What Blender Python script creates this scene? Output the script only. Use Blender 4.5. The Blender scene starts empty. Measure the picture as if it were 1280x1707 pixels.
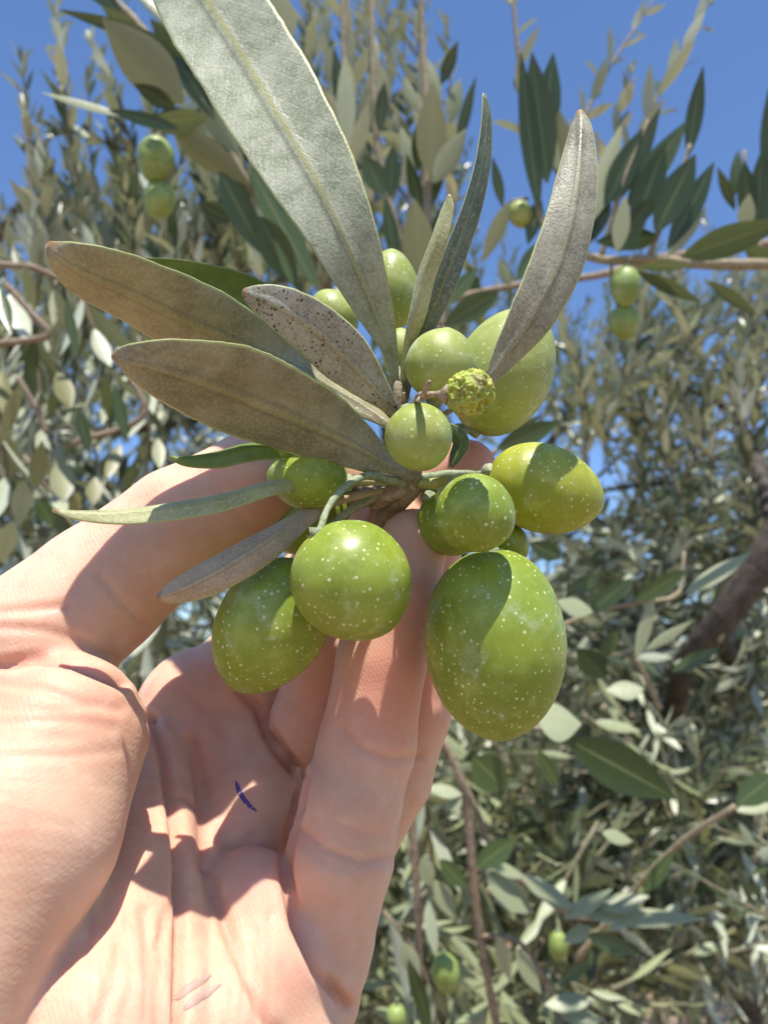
import bpy, math, random
import numpy as np
from mathutils import Vector, Matrix, noise
from mathutils.bvhtree import BVHTree

random.seed(7)
RNG = np.random.default_rng(11)
C = bpy.context.scene
COL = C.collection
FPX = 1242.0                      # focal length in photograph pixels
CX, CY = 640.0, 853.5
PITCH = math.radians(12)
CAMZ = 1.5

# ------------------------------------------------------------------ camera
cd = bpy.data.cameras.new('camera')
cam = bpy.data.objects.new('camera', cd)
COL.objects.link(cam)
cam.location = (0, 0, CAMZ)
cam.rotation_euler = (math.radians(90) + PITCH, 0, 0)
cd.sensor_fit = 'HORIZONTAL'
cd.sensor_width = 36
cd.lens = 36 * FPX / 1280
cd.clip_start = 0.004
cd.clip_end = 500
cd.dof.use_dof = True
cd.dof.focus_distance = 0.090
cd.dof.aperture_fstop = 44
C.camera = cam
RC = np.array(Matrix.Rotation(math.radians(90) + PITCH, 3, 'X'))

# ------------------------------------------------------------------ light
SUN_C = np.array([0.03, 0.96, 0.155])       # towards the sun, camera frame (x right, y up, z back)
SUN_C /= np.linalg.norm(SUN_C)
SUN_W = RC @ SUN_C
elev = math.asin(SUN_W[2])
az = math.atan2(SUN_W[0], SUN_W[1])
w = bpy.data.worlds.new('World')
C.world = w
w.use_nodes = True
wn = w.node_tree
sky = wn.nodes.new('ShaderNodeTexSky')
sky.sky_type = 'NISHITA'
sky.sun_disc = False
sky.sun_elevation = elev
sky.sun_rotation = az
sky.air_density = 1.0
sky.dust_density = 0.1
sky.ozone_density = 4.5
tint = wn.nodes.new('ShaderNodeMix'); tint.data_type = 'RGBA'; tint.blend_type = 'MULTIPLY'
tint.inputs[0].default_value = 1.0; tint.inputs[7].default_value = (1.04, 1.14, 1.30, 1)
wn.links.new(sky.outputs[0], tint.inputs[6])
wn.links.new(tint.outputs[2], wn.nodes['Background'].inputs[0])
wn.nodes['Background'].inputs[1].default_value = 0.105
sd = bpy.data.lights.new('sun', 'SUN')
sd.energy = 5.0
sd.angle = math.radians(0.53)
sd.color = (1.0, 0.95, 0.86)
sun = bpy.data.objects.new('sun', sd)
COL.objects.link(sun)
sun.rotation_euler = Vector(SUN_W).to_track_quat('Z', 'Y').to_euler()
C.view_settings.view_transform = 'Standard'
C.view_settings.look = 'None'
C.view_settings.exposure = 0.54
C.view_settings.gamma = 1.0


# ------------------------------------------------------------------ frames
def cc(px, py, d):
    """photograph pixel and distance in mm -> camera frame in mm"""
    return np.array([(px - CX) / FPX * d, (CY - py) / FPX * d, -d])


def world(p):
    """camera frame (mm) -> world (m)"""
    p = np.asarray(p, float) * 0.001
    return p @ RC.T + np.array([0, 0, CAMZ])


def W(px, py, d):
    return world(cc(px, py, d))


# ------------------------------------------------------------------ objects
def tag(o, label=None, cat=None, group=None, kind=None):
    if label: o['label'] = label
    if cat: o['category'] = cat
    if group: o['group'] = group
    if kind: o['kind'] = kind
    return o


def empty(name, loc, label, cat, group=None):
    o = bpy.data.objects.new(name, None)
    o.empty_display_size = 0.01
    COL.objects.link(o)
    o.location = loc
    return tag(o, label, cat, group)


def link(name, me, parent=None):
    o = bpy.data.objects.new(name, me)
    COL.objects.link(o)
    if parent is not None:
        o.parent = parent
        o.location = -Vector(parent.location)
    return o


def mesh(name, verts, faces, mats=(), smooth=True, matidx=None, attrs=None, uvs=None):
    me = bpy.data.meshes.new(name)
    V = np.asarray(verts, np.float32)
    F = np.asarray(faces, np.int32)
    n = F.shape[1]
    me.vertices.add(len(V)); me.vertices.foreach_set('co', V.ravel())
    me.loops.add(F.size); me.loops.foreach_set('vertex_index', F.ravel())
    me.polygons.add(len(F))
    me.polygons.foreach_set('loop_start', np.arange(0, F.size, n, dtype=np.int32))
    me.polygons.foreach_set('loop_total', np.full(len(F), n, np.int32))
    for m in mats: me.materials.append(m)
    if matidx is not None:
        me.polygons.foreach_set('material_index', np.asarray(matidx, np.int32))
    if smooth:
        me.polygons.foreach_set('use_smooth', np.ones(len(F), bool))
    if uvs is not None:
        u = me.uv_layers.new(name='UVMap')
        u.data.foreach_set('uv', np.asarray(uvs, np.float32)[F.ravel()].ravel())
    if attrs:
        for k, a in attrs.items():
            at = me.attributes.new(k, 'FLOAT', 'POINT')
            at.data.foreach_set('value', np.asarray(a, np.float32))
    me.update(calc_edges=True)
    me.validate()
    return me


# ------------------------------------------------------------------ materials
class MT:
    def __init__(s, name):
        s.m = bpy.data.materials.new(name)
        s.m.use_nodes = True
        s.t = s.m.node_tree
        s.t.nodes.clear()
        s.out = s.t.nodes.new('ShaderNodeOutputMaterial')

    def n(s, typ, **kw):
        nd = s.t.nodes.new(typ)
        for k, v in kw.items():
            if k.startswith('i_'):
                nd.inputs[k[2:].replace('_', ' ')].default_value = v
            else:
                setattr(nd, k, v)
        return nd

    def l(s, a, b):
        s.t.links.new(a, b)

    def noise(s, scale, detail=3, vec=None, rough=0.55, dist=0.0):
        nd = s.n('ShaderNodeTexNoise')
        nd.inputs['Scale'].default_value = scale
        nd.inputs['Detail'].default_value = detail
        nd.inputs['Roughness'].default_value = rough
        nd.inputs['Distortion'].default_value = dist
        if vec is not None: s.l(vec, nd.inputs['Vector'])
        return nd.outputs[0]

    def ramp(s, fac, stops):
        r = s.n('ShaderNodeValToRGB')
        while len(r.color_ramp.elements) > 1:
            r.color_ramp.elements.remove(r.color_ramp.elements[0])
        r.color_ramp.elements[0].position = stops[0][0]
        r.color_ramp.elements[0].color = (*stops[0][1], 1)
        for p, c in stops[1:]:
            e = r.color_ramp.elements.new(p); e.color = (*c, 1)
        s.l(fac, r.inputs[0])
        return r.outputs[0]

    def mix(s, fac, a, b, mode='MIX'):
        m = s.n('ShaderNodeMix', data_type='RGBA', blend_type=mode)
        for sock, v in ((0, fac), (6, a), (7, b)):
            if hasattr(v, 'is_output'): s.l(v, m.inputs[sock])
            elif isinstance(v, (tuple, list)): m.inputs[sock].default_value = (*v, 1)
            else: m.inputs[sock].default_value = v
        return m.outputs[2]

    def math(s, op, a, b=0.0, c=None, clamp=False):
        m = s.n('ShaderNodeMath', operation=op, use_clamp=clamp)
        for i, v in enumerate((a, b) if c is None else (a, b, c)):
            if hasattr(v, 'is_output'): s.l(v, m.inputs[i])
            else: m.inputs[i].default_value = v
        return m.outputs[0]

    def mrange(s, v, a, b, c=0.0, d=1.0, smooth=True):
        m = s.n('ShaderNodeMapRange', interpolation_type='SMOOTHSTEP' if smooth else 'LINEAR')
        s.l(v, m.inputs[0])
        for i, x in enumerate((a, b, c, d)): m.inputs[i + 1].default_value = x
        return m.outputs[0]

    def bump(s, h, strength, dist, prev=None):
        b = s.n('ShaderNodeBump')
        b.inputs['Strength'].default_value = strength
        b.inputs['Distance'].default_value = dist
        s.l(h, b.inputs['Height'])
        if prev is not None: s.l(prev, b.inputs['Normal'])
        return b.outputs[0]

    def prin(s, color, rough=0.5, spec=0.5, normal=None, sss=0, sssr=None, sssscale=0.002, coat=0):
        p = s.n('ShaderNodeBsdfPrincipled')
        if hasattr(color, 'is_output'): s.l(color, p.inputs['Base Color'])
        else: p.inputs['Base Color'].default_value = (*color, 1)
        if hasattr(rough, 'is_output'): s.l(rough, p.inputs['Roughness'])
        else: p.inputs['Roughness'].default_value = rough
        p.inputs['Specular IOR Level'].default_value = spec
        if normal is not None: s.l(normal, p.inputs['Normal'])
        if sss:
            p.inputs['Subsurface Weight'].default_value = sss
            p.inputs['Subsurface Radius'].default_value = sssr
            p.inputs['Subsurface Scale'].default_value = sssscale
        if coat:
            p.inputs['Coat Weight'].default_value = coat
            p.inputs['Coat Roughness'].default_value = 0.25
        return p.outputs[0]

    def done(s, sh):
        s.l(sh, s.out.inputs[0])
        return s.m

    def trans(s, sh, color, fac, normal=None):
        t = s.n('ShaderNodeBsdfTranslucent')
        if hasattr(color, 'is_output'): s.l(color, t.inputs[0])
        else: t.inputs[0].default_value = (*color, 1)
        m = s.n('ShaderNodeMixShader')
        m.inputs[0].default_value = fac
        s.l(sh, m.inputs[1]); s.l(t.outputs[0], m.inputs[2])
        return m.outputs[0]


def mat_olive(name, base, light, dark, dots=1.0, bloom=0.5, seed=0.0):
    t = MT(name)
    tc = t.n('ShaderNodeTexCoord').outputs['Object']
    mp = t.n('ShaderNodeMapping')
    oi = t.n('ShaderNodeObjectInfo')
    t.l(tc, mp.inputs[0])
    off = t.n('ShaderNodeVectorMath', operation='SCALE')
    cmb = t.n('ShaderNodeCombineXYZ')
    for i in range(3): t.l(oi.outputs['Random'], cmb.inputs[i])
    t.l(cmb.outputs[0], off.inputs[0]); off.inputs['Scale'].default_value = 3.1
    t.l(off.outputs[0], mp.inputs['Location'])
    v = mp.outputs[0]
    n1 = t.noise(130, 3, v)
    col = t.mix(t.mrange(n1, 0.35, 0.68), dark, base)
    n2 = t.noise(330, 5, v, 0.65)
    col = t.mix(t.math('MULTIPLY', t.mrange(n2, 0.48, 0.72), 0.45), col, light)
    # pale lenticel dots of uneven size
    vo = t.n('ShaderNodeTexVoronoi', feature='F1')
    vo.inputs['Scale'].default_value = 1350
    vo.inputs['Randomness'].default_value = 0.95
    t.l(v, vo.inputs['Vector'])
    sep = t.n('ShaderNodeSeparateColor'); t.l(vo.outputs['Color'], sep.inputs[0])
    size = t.mrange(sep.outputs[0], 0.05, 1.0, 0.03, 0.31, False)
    d0 = t.math('SUBTRACT', size, vo.outputs['Distance'])
    dot = t.mrange(d0, -0.08, 0.12)
    dotc = t.math('MULTIPLY', dot, 0.68 * dots)
    col = t.mix(dotc, col, (0.70, 0.74, 0.42))
    vo2 = t.n('ShaderNodeTexVoronoi', feature='F1')
    vo2.inputs['Scale'].default_value = 1500
    t.l(v, vo2.inputs['Vector'])
    d2 = t.mrange(vo2.outputs['Distance'], 0.10, 0.28, 1.0, 0.0)
    col = t.mix(t.math('MULTIPLY', d2, 0.16), col, light)
    # dusty bloom in patches
    n3 = t.noise(210, 6, v, 0.7, 0.6)
    bl = t.math('MULTIPLY', t.mrange(n3, 0.54, 0.72), bloom)
    col = t.mix(bl, col, (0.50, 0.58, 0.42))
    # few small brown scars
    vo3 = t.n('ShaderNodeTexVoronoi', feature='F1')
    vo3.inputs['Scale'].default_value = 95
    t.l(v, vo3.inputs['Vector'])
    sc = t.mrange(vo3.outputs['Distance'], 0.03, 0.05, 0.7, 0.0)
    col = t.mix(sc, col, (0.16, 0.12, 0.04))
    nb = t.bump(t.noise(900, 3, v), 0.25, 0.00006)
    nb = t.bump(dot, 0.35, 0.00008, nb)
    nb = t.bump(t.noise(120, 2, v), 0.35, 0.0005, nb)
    rough = t.mrange(t.noise(400, 4, v), 0.3, 0.7, 0.34, 0.58)
    return t.done(t.prin(col, rough, 0.5, nb, 0.30, (1.0, 1.0, 0.3), 0.0009))


def mat_skin():
    t = MT('skin')
    tc = t.n('ShaderNodeTexCoord').outputs['Object']
    at = t.n('ShaderNodeAttribute', attribute_name='flush').outputs['Fac']
    cr = t.n('ShaderNodeAttribute', attribute_name='crease').outputs['Fac']
    n1 = t.noise(70, 4, tc, 0.6)
    col = t.mix(t.mrange(n1, 0.3, 0.7), (0.62, 0.37, 0.245), (0.69, 0.45, 0.32))
    n2 = t.noise(420, 4, tc, 0.6)
    col = t.mix(t.math('MULTIPLY', t.mrange(n2, 0.5, 0.72), 0.22), col, (0.86, 0.60, 0.45))
    col = t.mix(t.math('MULTIPLY', t.mrange(n2, 0.5, 0.3), 0.28), col, (0.66, 0.30, 0.22))
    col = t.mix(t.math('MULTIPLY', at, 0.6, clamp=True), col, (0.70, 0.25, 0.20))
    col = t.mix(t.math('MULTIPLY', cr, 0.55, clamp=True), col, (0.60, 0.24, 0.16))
    # skin micro relief: crossing fine lines + pores
    def lines(rot, scale, dist):
        mp = t.n('ShaderNodeMapping'); t.l(tc, mp.inputs[0])
        mp.inputs['Rotation'].default_value = rot
        wv = t.n('ShaderNodeTexWave', bands_direction='X', wave_profile='SIN')
        wv.inputs['Scale'].default_value = scale
        wv.inputs['Distortion'].default_value = dist
        wv.inputs['Detail'].default_value = 3
        wv.inputs['Detail Scale'].default_value = 1.4
        t.l(mp.outputs[0], wv.inputs['Vector'])
        return wv.outputs['Fac']
    a = lines((0, 0.6, 0.0), 640, 5)
    b = lines((0.2, 1.9, 0.4), 560, 6)
    nb = t.bump(a, 0.22, 0.00005)
    nb = t.bump(b, 0.13, 0.00005, nb)
    vo = t.n('ShaderNodeTexVoronoi', feature='DISTANCE_TO_EDGE')
    vo.inputs['Scale'].default_value = 1150
    t.l(tc, vo.inputs['Vector'])
    nb = t.bump(t.mrange(vo.outputs['Distance'], 0.0, 0.12), 0.25, 0.00004, nb)
    mp = t.n('ShaderNodeMapping'); t.l(tc, mp.inputs[0])
    mp.inputs['Rotation'].default_value = (0, 0.35, 0)
    mp.inputs['Scale'].default_value = (0.22, 1, 1)
    nb = t.bump(t.noise(420, 4, mp.outputs[0], 0.6, 0.6), 0.16, 0.00015, nb)
    mp2 = t.n('ShaderNodeMapping'); t.l(tc, mp2.inputs[0])
    mp2.inputs['Rotation'].default_value = (0, -1.1, 0)
    mp2.inputs['Scale'].default_value = (0.2, 1, 1)
    nb = t.bump(t.noise(260, 3, mp2.outputs[0], 0.6, 0.8), 0.10, 0.00015, nb)
    rough = t.mrange(n2, 0.3, 0.7, 0.46, 0.66)
    return t.done(t.prin(col, rough, 0.38, nb, 0.7, (1.0, 0.30, 0.14), 0.0020))


def mat_leaf_under(name, a, b, spots=0.0, blotch=0.3, trans=0.16, tcol=(0.30, 0.34, 0.08), rib=(0.42, 0.40, 0.14), ribf=0.32):
    t = MT(name)
    tc = t.n('ShaderNodeTexCoord')
    obj = tc.outputs['Object']
    uv = t.n('ShaderNodeSeparateXYZ'); t.l(tc.outputs['UV'], uv.inputs[0])
    u, v = uv.outputs[0], uv.outputs[1]
    s = t.math('ABSOLUTE', t.math('MULTIPLY_ADD', v, 2.0, -1.0))
    n1 = t.noise(240, 5, obj, 0.65)
    col = t.mix(t.mrange(n1, 0.33, 0.68), a, b)
    n0 = t.noise(2600, 2, obj, 0.6)
    col = t.mix(t.math('MULTIPLY', t.mrange(n0, 0.42, 0.65), 0.35), col, tuple(min(1, x * 1.45) for x in b))
    n4 = t.noise(110, 4, obj, 0.6)
    col = t.mix(t.math('MULTIPLY', t.mrange(n4, 0.5, 0.68), blotch), col, (0.19, 0.12, 0.06))
    # side veins
    wv = t.math('SINE', t.math('ADD', t.math('MULTIPLY', u, 150.0), t.math('MULTIPLY', s, -22.0)))
    vein = t.mrange(wv, 0.8, 1.0)
    # specks
    vo = t.n('ShaderNodeTexVoronoi', feature='F1'); vo.inputs['Scale'].default_value = 2300
    t.l(obj, vo.inputs['Vector'])
    sp = t.n('ShaderNodeSeparateColor'); t.l(vo.outputs['Color'], sp.inputs[0])
    sz = t.mrange(sp.outputs[1], 0.6 - 0.5 * spots, 1.0, 0.0, 0.16 + 0.32 * spots, False)
    reg = t.mrange(t.noise(150, 2, obj), 0.52 - 0.22 * spots, 0.66 - 0.16 * spots)
    spot = t.math('MULTIPLY', t.mrange(t.math('SUBTRACT', sz, vo.outputs['Distance']), -0.01, 0.04), reg)
    col = t.mix(t.math('MULTIPLY', spot, 0.85), col, (0.045, 0.03, 0.02))
    # midrib, rim
    ribw = t.mrange(s, 0.02, 0.075, ribf, 0.0)
    col = t.mix(ribw, col, rib)
    ribd = t.math('MULTIPLY', t.mrange(s, 0.07, 0.13), t.mrange(s, 0.13, 0.22, 1.0, 0.0))
    col = t.mix(t.math('MULTIPLY', ribd, 0.30), col, (0.10, 0.09, 0.04))
    col = t.mix(t.mrange(u, 0.004, 0.03, 0.8, 0.0), col, (0.30, 0.13, 0.04))
    rim = t.mrange(s, 0.93, 0.975)
    col = t.mix(rim, col, (0.47, 0.50, 0.20))
    nb = t.bump(n0, 0.5, 0.00012)
    nb = t.bump(n1, 0.4, 0.0003, nb)
    nb = t.bump(vein, 0.10, 0.0002, nb)
    sh = t.prin(col, t.mrange(n1, 0.3, 0.7, 0.36, 0.56), 0.5, nb)
    p = sh.node
    p.inputs['Sheen Weight'].default_value = 0.25
    p.inputs['Sheen Roughness'].default_value = 0.4
    return t.done(t.trans(sh, tcol, trans))


def mat_leaf_top(name, a, b, trans=0.10, tcol=(0.25, 0.33, 0.05), dust=0.25):
    t = MT(name)
    tc = t.n('ShaderNodeTexCoord')
    obj = tc.outputs['Object']
    uv = t.n('ShaderNodeSeparateXYZ'); t.l(tc.outputs['UV'], uv.inputs[0])
    s = t.math('ABSOLUTE', t.math('MULTIPLY_ADD', uv.outputs[1], 2.0, -1.0))
    n1 = t.noise(260, 4, obj, 0.6)
    col = t.mix(t.mrange(n1, 0.3, 0.7), a, b)
    n0 = t.noise(2200, 3, obj, 0.7)
    col = t.mix(t.math('MULTIPLY', t.mrange(n0, 0.5, 0.68), dust), col, (0.34, 0.38, 0.26))
    col = t.mix(t.mrange(s, 0.03, 0.07, 0.8, 0.0), col, (0.26, 0.30, 0.06))
    col = t.mix(t.mrange(s, 0.93, 0.98), col, (0.40, 0.44, 0.18))
    nb = t.bump(n0, 0.5, 0.00012)
    nb = t.bump(n1, 0.3, 0.0003, nb)
    sh = t.prin(col, 0.42, 0.5, nb)
    return t.done(t.trans(sh, tcol, trans))


def mat_foliage(name, top=((0.018, 0.036, 0.010), (0.06, 0.095, 0.03)), under=((0.19, 0.215, 0.115), (0.43, 0.46, 0.29)), trans=0.16,
                tcol=(0.32, 0.36, 0.13), olive=(0.16, 0.15, 0.05)):
    """two sided olive leaves: dark leathery top, silvery back"""
    t = MT(name)
    at = t.n('ShaderNodeAttribute', attribute_name='rnd').outputs['Fac']
    sd_ = t.n('ShaderNodeAttribute', attribute_name='across').outputs['Fac']
    geo = t.n('ShaderNodeNewGeometry')
    obj = t.n('ShaderNodeTexCoord').outputs['Object']
    n1 = t.noise(120, 3, obj)
    f = t.math('ADD', t.math('MULTIPLY', at, 0.75), t.math('MULTIPLY', n1, 0.25))
    ct = t.mix(f, top[0], top[1])
    cu = t.mix(f, under[0], under[1])
    cu = t.mix(t.math('MULTIPLY', t.mrange(at, 0.75, 0.98), 0.9), cu, olive)
    col = t.mix(geo.outputs['Backfacing'], ct, cu)
    rib = t.mrange(t.math('ABSOLUTE', sd_), 0.03, 0.12, 0.38, 0.0)
    col = t.mix(rib, col, (0.24, 0.26, 0.10))
    rough = t.math('ADD', t.math('MULTIPLY', geo.outputs['Backfacing'], 0.12), 0.30)
    sh = t.prin(col, rough, 0.4, t.bump(t.noise(500, 2, obj), 0.3, 0.0004))
    return t.done(t.trans(sh, tcol, trans))


def mat_bark(name, a, b, scale=300):
    t = MT(name)
    obj = t.n('ShaderNodeTexCoord').outputs['Object']
    n1 = t.noise(scale, 5, obj, 0.65, 0.4)
    col = t.mix(t.mrange(n1, 0.35, 0.65), a, b)
    vo = t.n('ShaderNodeTexVoronoi', feature='F1'); vo.inputs['Scale'].default_value = scale * 3
    t.l(obj, vo.inputs['Vector'])
    col = t.mix(t.mrange(vo.outputs['Distance'], 0.1, 0.22, 0.35, 0.0), col, tuple(min(1, 1.7 * x) for x in b))
    nb = t.bump(n1, 0.7, 0.35 / scale)
    return t.done(t.prin(col, 0.7, 0.35, nb))


M = {}
M['skin'] = mat_skin()
M['olive'] = mat_olive('olive_skin', (0.27, 0.34, 0.034), (0.41, 0.47, 0.11), (0.19, 0.255, 0.02), 1.0, 0.40)
M['olive_pale'] = mat_olive('pale_olive_skin', (0.34, 0.39, 0.10), (0.50, 0.54, 0.23), (0.27, 0.32, 0.06), 0.6, 0.6)
M['olive_yellow'] = mat_olive('yellow_green_olive_skin', (0.36, 0.38, 0.025), (0.50, 0.51, 0.09), (0.27, 0.30, 0.018), 0.9, 0.25)
M['olive_far'] = mat_olive('shaded_olive_skin', (0.26, 0.34, 0.09), (0.40, 0.46, 0.18), (0.18, 0.25, 0.05), 0.3, 0.4)
M['silver'] = mat_leaf_under('silvery_leaf_back', (0.27, 0.30, 0.18), (0.46, 0.48, 0.35), 0.0, 0.05, 0.24, (0.42, 0.47, 0.14), ribf=0.7)
M['tan'] = mat_leaf_under('tan_leaf_back', (0.26, 0.23, 0.125), (0.39, 0.35, 0.21), 0.1, 0.22, 0.16, (0.34, 0.28, 0.07))
M['grey'] = mat_leaf_under('grey_brown_leaf_back', (0.19, 0.18, 0.12), (0.33, 0.315, 0.225), 0.35, 0.32, 0.12)
M['spotted'] = mat_leaf_under('spotted_leaf_back', (0.25, 0.23, 0.17), (0.40, 0.38, 0.30), 1.0, 0.25, 0.10)
M['pinkish'] = mat_leaf_under('brownish_leaf_back', (0.36, 0.25, 0.145), (0.49, 0.365, 0.24), 0.1, 0.2, 0.15)
M['pale'] = mat_leaf_under('pale_green_leaf_back', (0.34, 0.345, 0.14), (0.47, 0.465, 0.24), 0.0, 0.05, 0.2)
M['top'] = mat_leaf_top('green_leaf_face', (0.05, 0.09, 0.03), (0.09, 0.14, 0.05))
M['topgreen'] = mat_leaf_top('bright_green_leaf_face', (0.15, 0.22, 0.04), (0.22, 0.31, 0.07), 0.42, dust=0.05)
M['topdusty'] = mat_leaf_top('dusty_leaf_face', (0.09, 0.12, 0.07), (0.16, 0.19, 0.12), 0.1, dust=0.7)
M['foliage'] = mat_foliage('olive_foliage')
M['foliage_silver'] = mat_foliage('silvery_olive_foliage', ((0.03, 0.05, 0.018), (0.11, 0.145, 0.07)), ((0.24, 0.275, 0.17), (0.74, 0.77, 0.60)), 0.16, (0.36, 0.40, 0.20), (0.26, 0.27, 0.15))
M['foliage_far'] = mat_foliage('far_olive_foliage', ((0.02, 0.03, 0.012), (0.07, 0.09, 0.04)), ((0.15, 0.175, 0.085), (0.42, 0.46, 0.26)), 0.14)
M['twig'] = mat_bark('young_twig_bark', (0.20, 0.17, 0.10), (0.34, 0.28, 0.19), 500)
M['stalk'] = mat_bark('grey_green_stalk', (0.20, 0.24, 0.13), (0.34, 0.37, 0.24), 700)
M['stalk_yellow'] = mat_bark('yellow_green_stalk', (0.30, 0.32, 0.08), (0.42, 0.42, 0.14), 700)
M['drystalk'] = mat_bark('dry_stalk', (0.24, 0.17, 0.11), (0.42, 0.33, 0.24), 900)
M['redtwig'] = mat_bark('reddish_twig_bark', (0.19, 0.14, 0.095), (0.31, 0.24, 0.165), 250)
M['shoot'] = mat_bark('grey_shoot_bark', (0.13, 0.12, 0.07), (0.24, 0.22, 0.14), 250)
M['bark'] = mat_bark('olive_bark', (0.04, 0.032, 0.026), (0.10, 0.082, 0.068), 60)


# ------------------------------------------------------------------ curve helpers
def catmull(P, n):
    P = np.asarray(P, float)
    if len(P) == 2:
        tt = np.linspace(0, 1, n)[:, None]
        return P[0] * (1 - tt) + P[1] * tt
    E = np.vstack([2 * P[0] - P[1], P, 2 * P[-1] - P[-2]])
    seg = np.linalg.norm(np.diff(P[:, :3], axis=0), axis=1)
    cum = np.concatenate([[0], np.cumsum(seg)]) / seg.sum()
    out = []
    for t in np.linspace(0, 1, n):
        i = min(max(np.searchsorted(cum, t, side='right') - 1, 0), len(P) - 2)
        u = (t - cum[i]) / max(cum[i + 1] - cum[i], 1e-9)
        p0, p1, p2, p3 = E[i], E[i + 1], E[i + 2], E[i + 3]
        out.append(0.5 * ((2 * p1) + (-p0 + p2) * u + (2 * p0 - 5 * p1 + 4 * p2 - p3) * u * u + (-p0 + 3 * p1 - 3 * p2 + p3) * u ** 3))
    return np.array(out)


def norm(v):
    return v / (np.linalg.norm(v, axis=-1, keepdims=True) + 1e-12)


def tube_arrays(P, R, sides=8, wob=0.0):
    """P (n,3) points, R (n,) radii -> verts, quads (ends closed by shrinking rings)"""
    P = np.asarray(P, float); R = np.asarray(R, float)
    T = norm(np.gradient(P, axis=0))
    P = np.vstack([P[0] - T[0] * R[0] * 0.5, P, P[-1] + T[-1] * R[-1] * 0.5])
    R = np.concatenate([[R[0] * 0.02], R, [R[-1] * 0.02]])
    T = np.vstack([T[0], T, T[-1]])
    n = len(P)
    N = np.cross(T[0], [0.31, 0.17, 0.93]); N /= np.linalg.norm(N)
    V = []
    ang = np.linspace(0, 2 * np.pi, sides, endpoint=False)
    for i in range(n):
        N = N - T[i] * N.dot(T[i]); N /= np.linalg.norm(N)
        B = np.cross(T[i], N)
        r = R[i] * (1 + wob * np.sin(ang * 2 + i * 1.3) + wob * 0.7 * math.sin(i * 2.1))
        V.append(P[i] + (np.cos(ang) * r)[:, None] * N + (np.sin(ang) * r)[:, None] * B)
    V = np.vstack(V)
    F = []
    for i in range(n - 1):
        for j in range(sides):
            a = i * sides + j; b = i * sides + (j + 1) % sides
            F.append((a, b, b + sides, a + sides))
    return V, np.array(F)


class Acc:
    def __init__(s): s.V = []; s.F = []; s.n = 0; s.A = {}
    def add(s, V, F, **attrs):
        s.V.append(V); s.F.append(np.asarray(F) + s.n); s.n += len(V)
        for k, a in attrs.items(): s.A.setdefault(k, []).append(a)
    def build(s, name, mats, parent=None, mid=None):
        me = mesh(name, np.vstack(s.V), np.vstack(s.F), mats, matidx=mid, attrs={k: np.concatenate(a) for k, a in s.A.items()})
        return link(name, me, parent)


def px_path(pts, n):
    """[(px,py,d,rpx)] -> world points, radii in m"""
    A = np.array([[*cc(p[0], p[1], p[2]), p[3] * p[2] / FPX] for p in pts])
    A = catmull(A, n)
    return world(A[:, :3]), np.maximum(A[:, 3], 0.01) * 0.001


def px_tube(acc, pts, n=16, sides=10, wob=0.05):
    P, R = px_path(pts, n)
    acc.add(*tube_arrays(P, R, sides, wob))


# ------------------------------------------------------------------ THE HAND (implicit surface, camera-frame mm)
def R_(p):  # (px,py,d,rpx) -> xyz, r in mm
    return cc(p[0], p[1], p[2]), p[3] * p[2] / FPX

HAND = {   # name: (blend to rest, blend inside chain, points)
    'palm_back': (5.0, 6.0, [(120, 2300, 100, 330), (140, 1950, 98, 250), (180, 1650, 106, 190), (300, 1450, 118, 150), (340, 1300, 134, 105)]),
    'palm_back2': (5.0, 6.0, [(250, 2050, 94, 230), (380, 1740, 100, 180), (440, 1520, 114, 120), (480, 1400, 126, 110)]),
    'strip': (4.0, 4.0, [(258, 1270, 110, 64), (225, 1470, 94, 110), (150, 1720, 80, 175), (140, 2000, 72, 210), (100, 2400, 80, 300)]),
    'mid': (4.5, 4.0, [(322, 1320, 113, 62), (335, 1500, 98, 82), (355, 1720, 84, 120), (360, 1950, 80, 160)]),
    'thenar': (1.5, 4.0, [(92, 1236, 87, 148), (20, 1390, 80, 172), (-135, 1600, 73, 200), (-220, 1900, 70, 250), (-20, 2200, 74, 300)]),
    'thumb': (1.0, 3.0, [(590, 800, 111, 50), (520, 800, 110, 68), (420, 806, 107, 84), (300, 875, 104, 95), (165, 985, 100, 110), (50, 1080, 94, 125)]),
    'index_pad': (1.4, 4.0, [(318, 1195, 121, 92), (345, 1290, 114, 86)]),
    'index': (1.5, 3.0, [(335, 1180, 123, 100), (392, 1160, 124, 96), (470, 1040, 129, 78), (600, 900, 125, 66), (700, 820, 118, 60), (778, 782, 113, 50)]),
    'middle_pad': (1.3, 4.0, [(400, 1270, 117, 92), (415, 1350, 110, 92), (395, 1400, 106, 78)]),
    'ring_pad': (1.2, 4.0, [(415, 1500, 95.5, 82), (445, 1620, 91, 98), (470, 1780, 88, 105), (430, 2000, 84, 170)]),
    'middle': (0.7, 3.0, [(522, 1205, 113, 72), (565, 1090, 114, 74), (620, 960, 115, 66), (660, 880, 114, 56)]),
    'front': (0.5, 3.0, [(490, 1760, 97, 84), (538, 1590, 96.5, 78), (566, 1430, 97, 88), (585, 1340, 98, 83), (612, 1240, 100, 80), (636, 1100, 101, 74), (664, 980, 102, 69), (690, 905, 103, 58)]),
    'rear': (0.8, 3.0, [(555, 1580, 114, 42), (608, 1420, 113, 46), (660, 1300, 114, 58), (690, 1190, 115, 60), (712, 1040, 116, 58), (720, 930, 116, 50)]),
}
# bones that close the palm behind the fingers
HAND['knuckles'] = (4.0, 4.0, [(360, 1240, 134, 100), (440, 1390, 130, 105), (520, 1560, 116, 100), (480, 1740, 106, 90)])


def smin(a, b, k):
    h = np.maximum(k - np.abs(a - b), 0.0) / k
    return np.minimum(a, b) - h * h * k * 0.25


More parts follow.
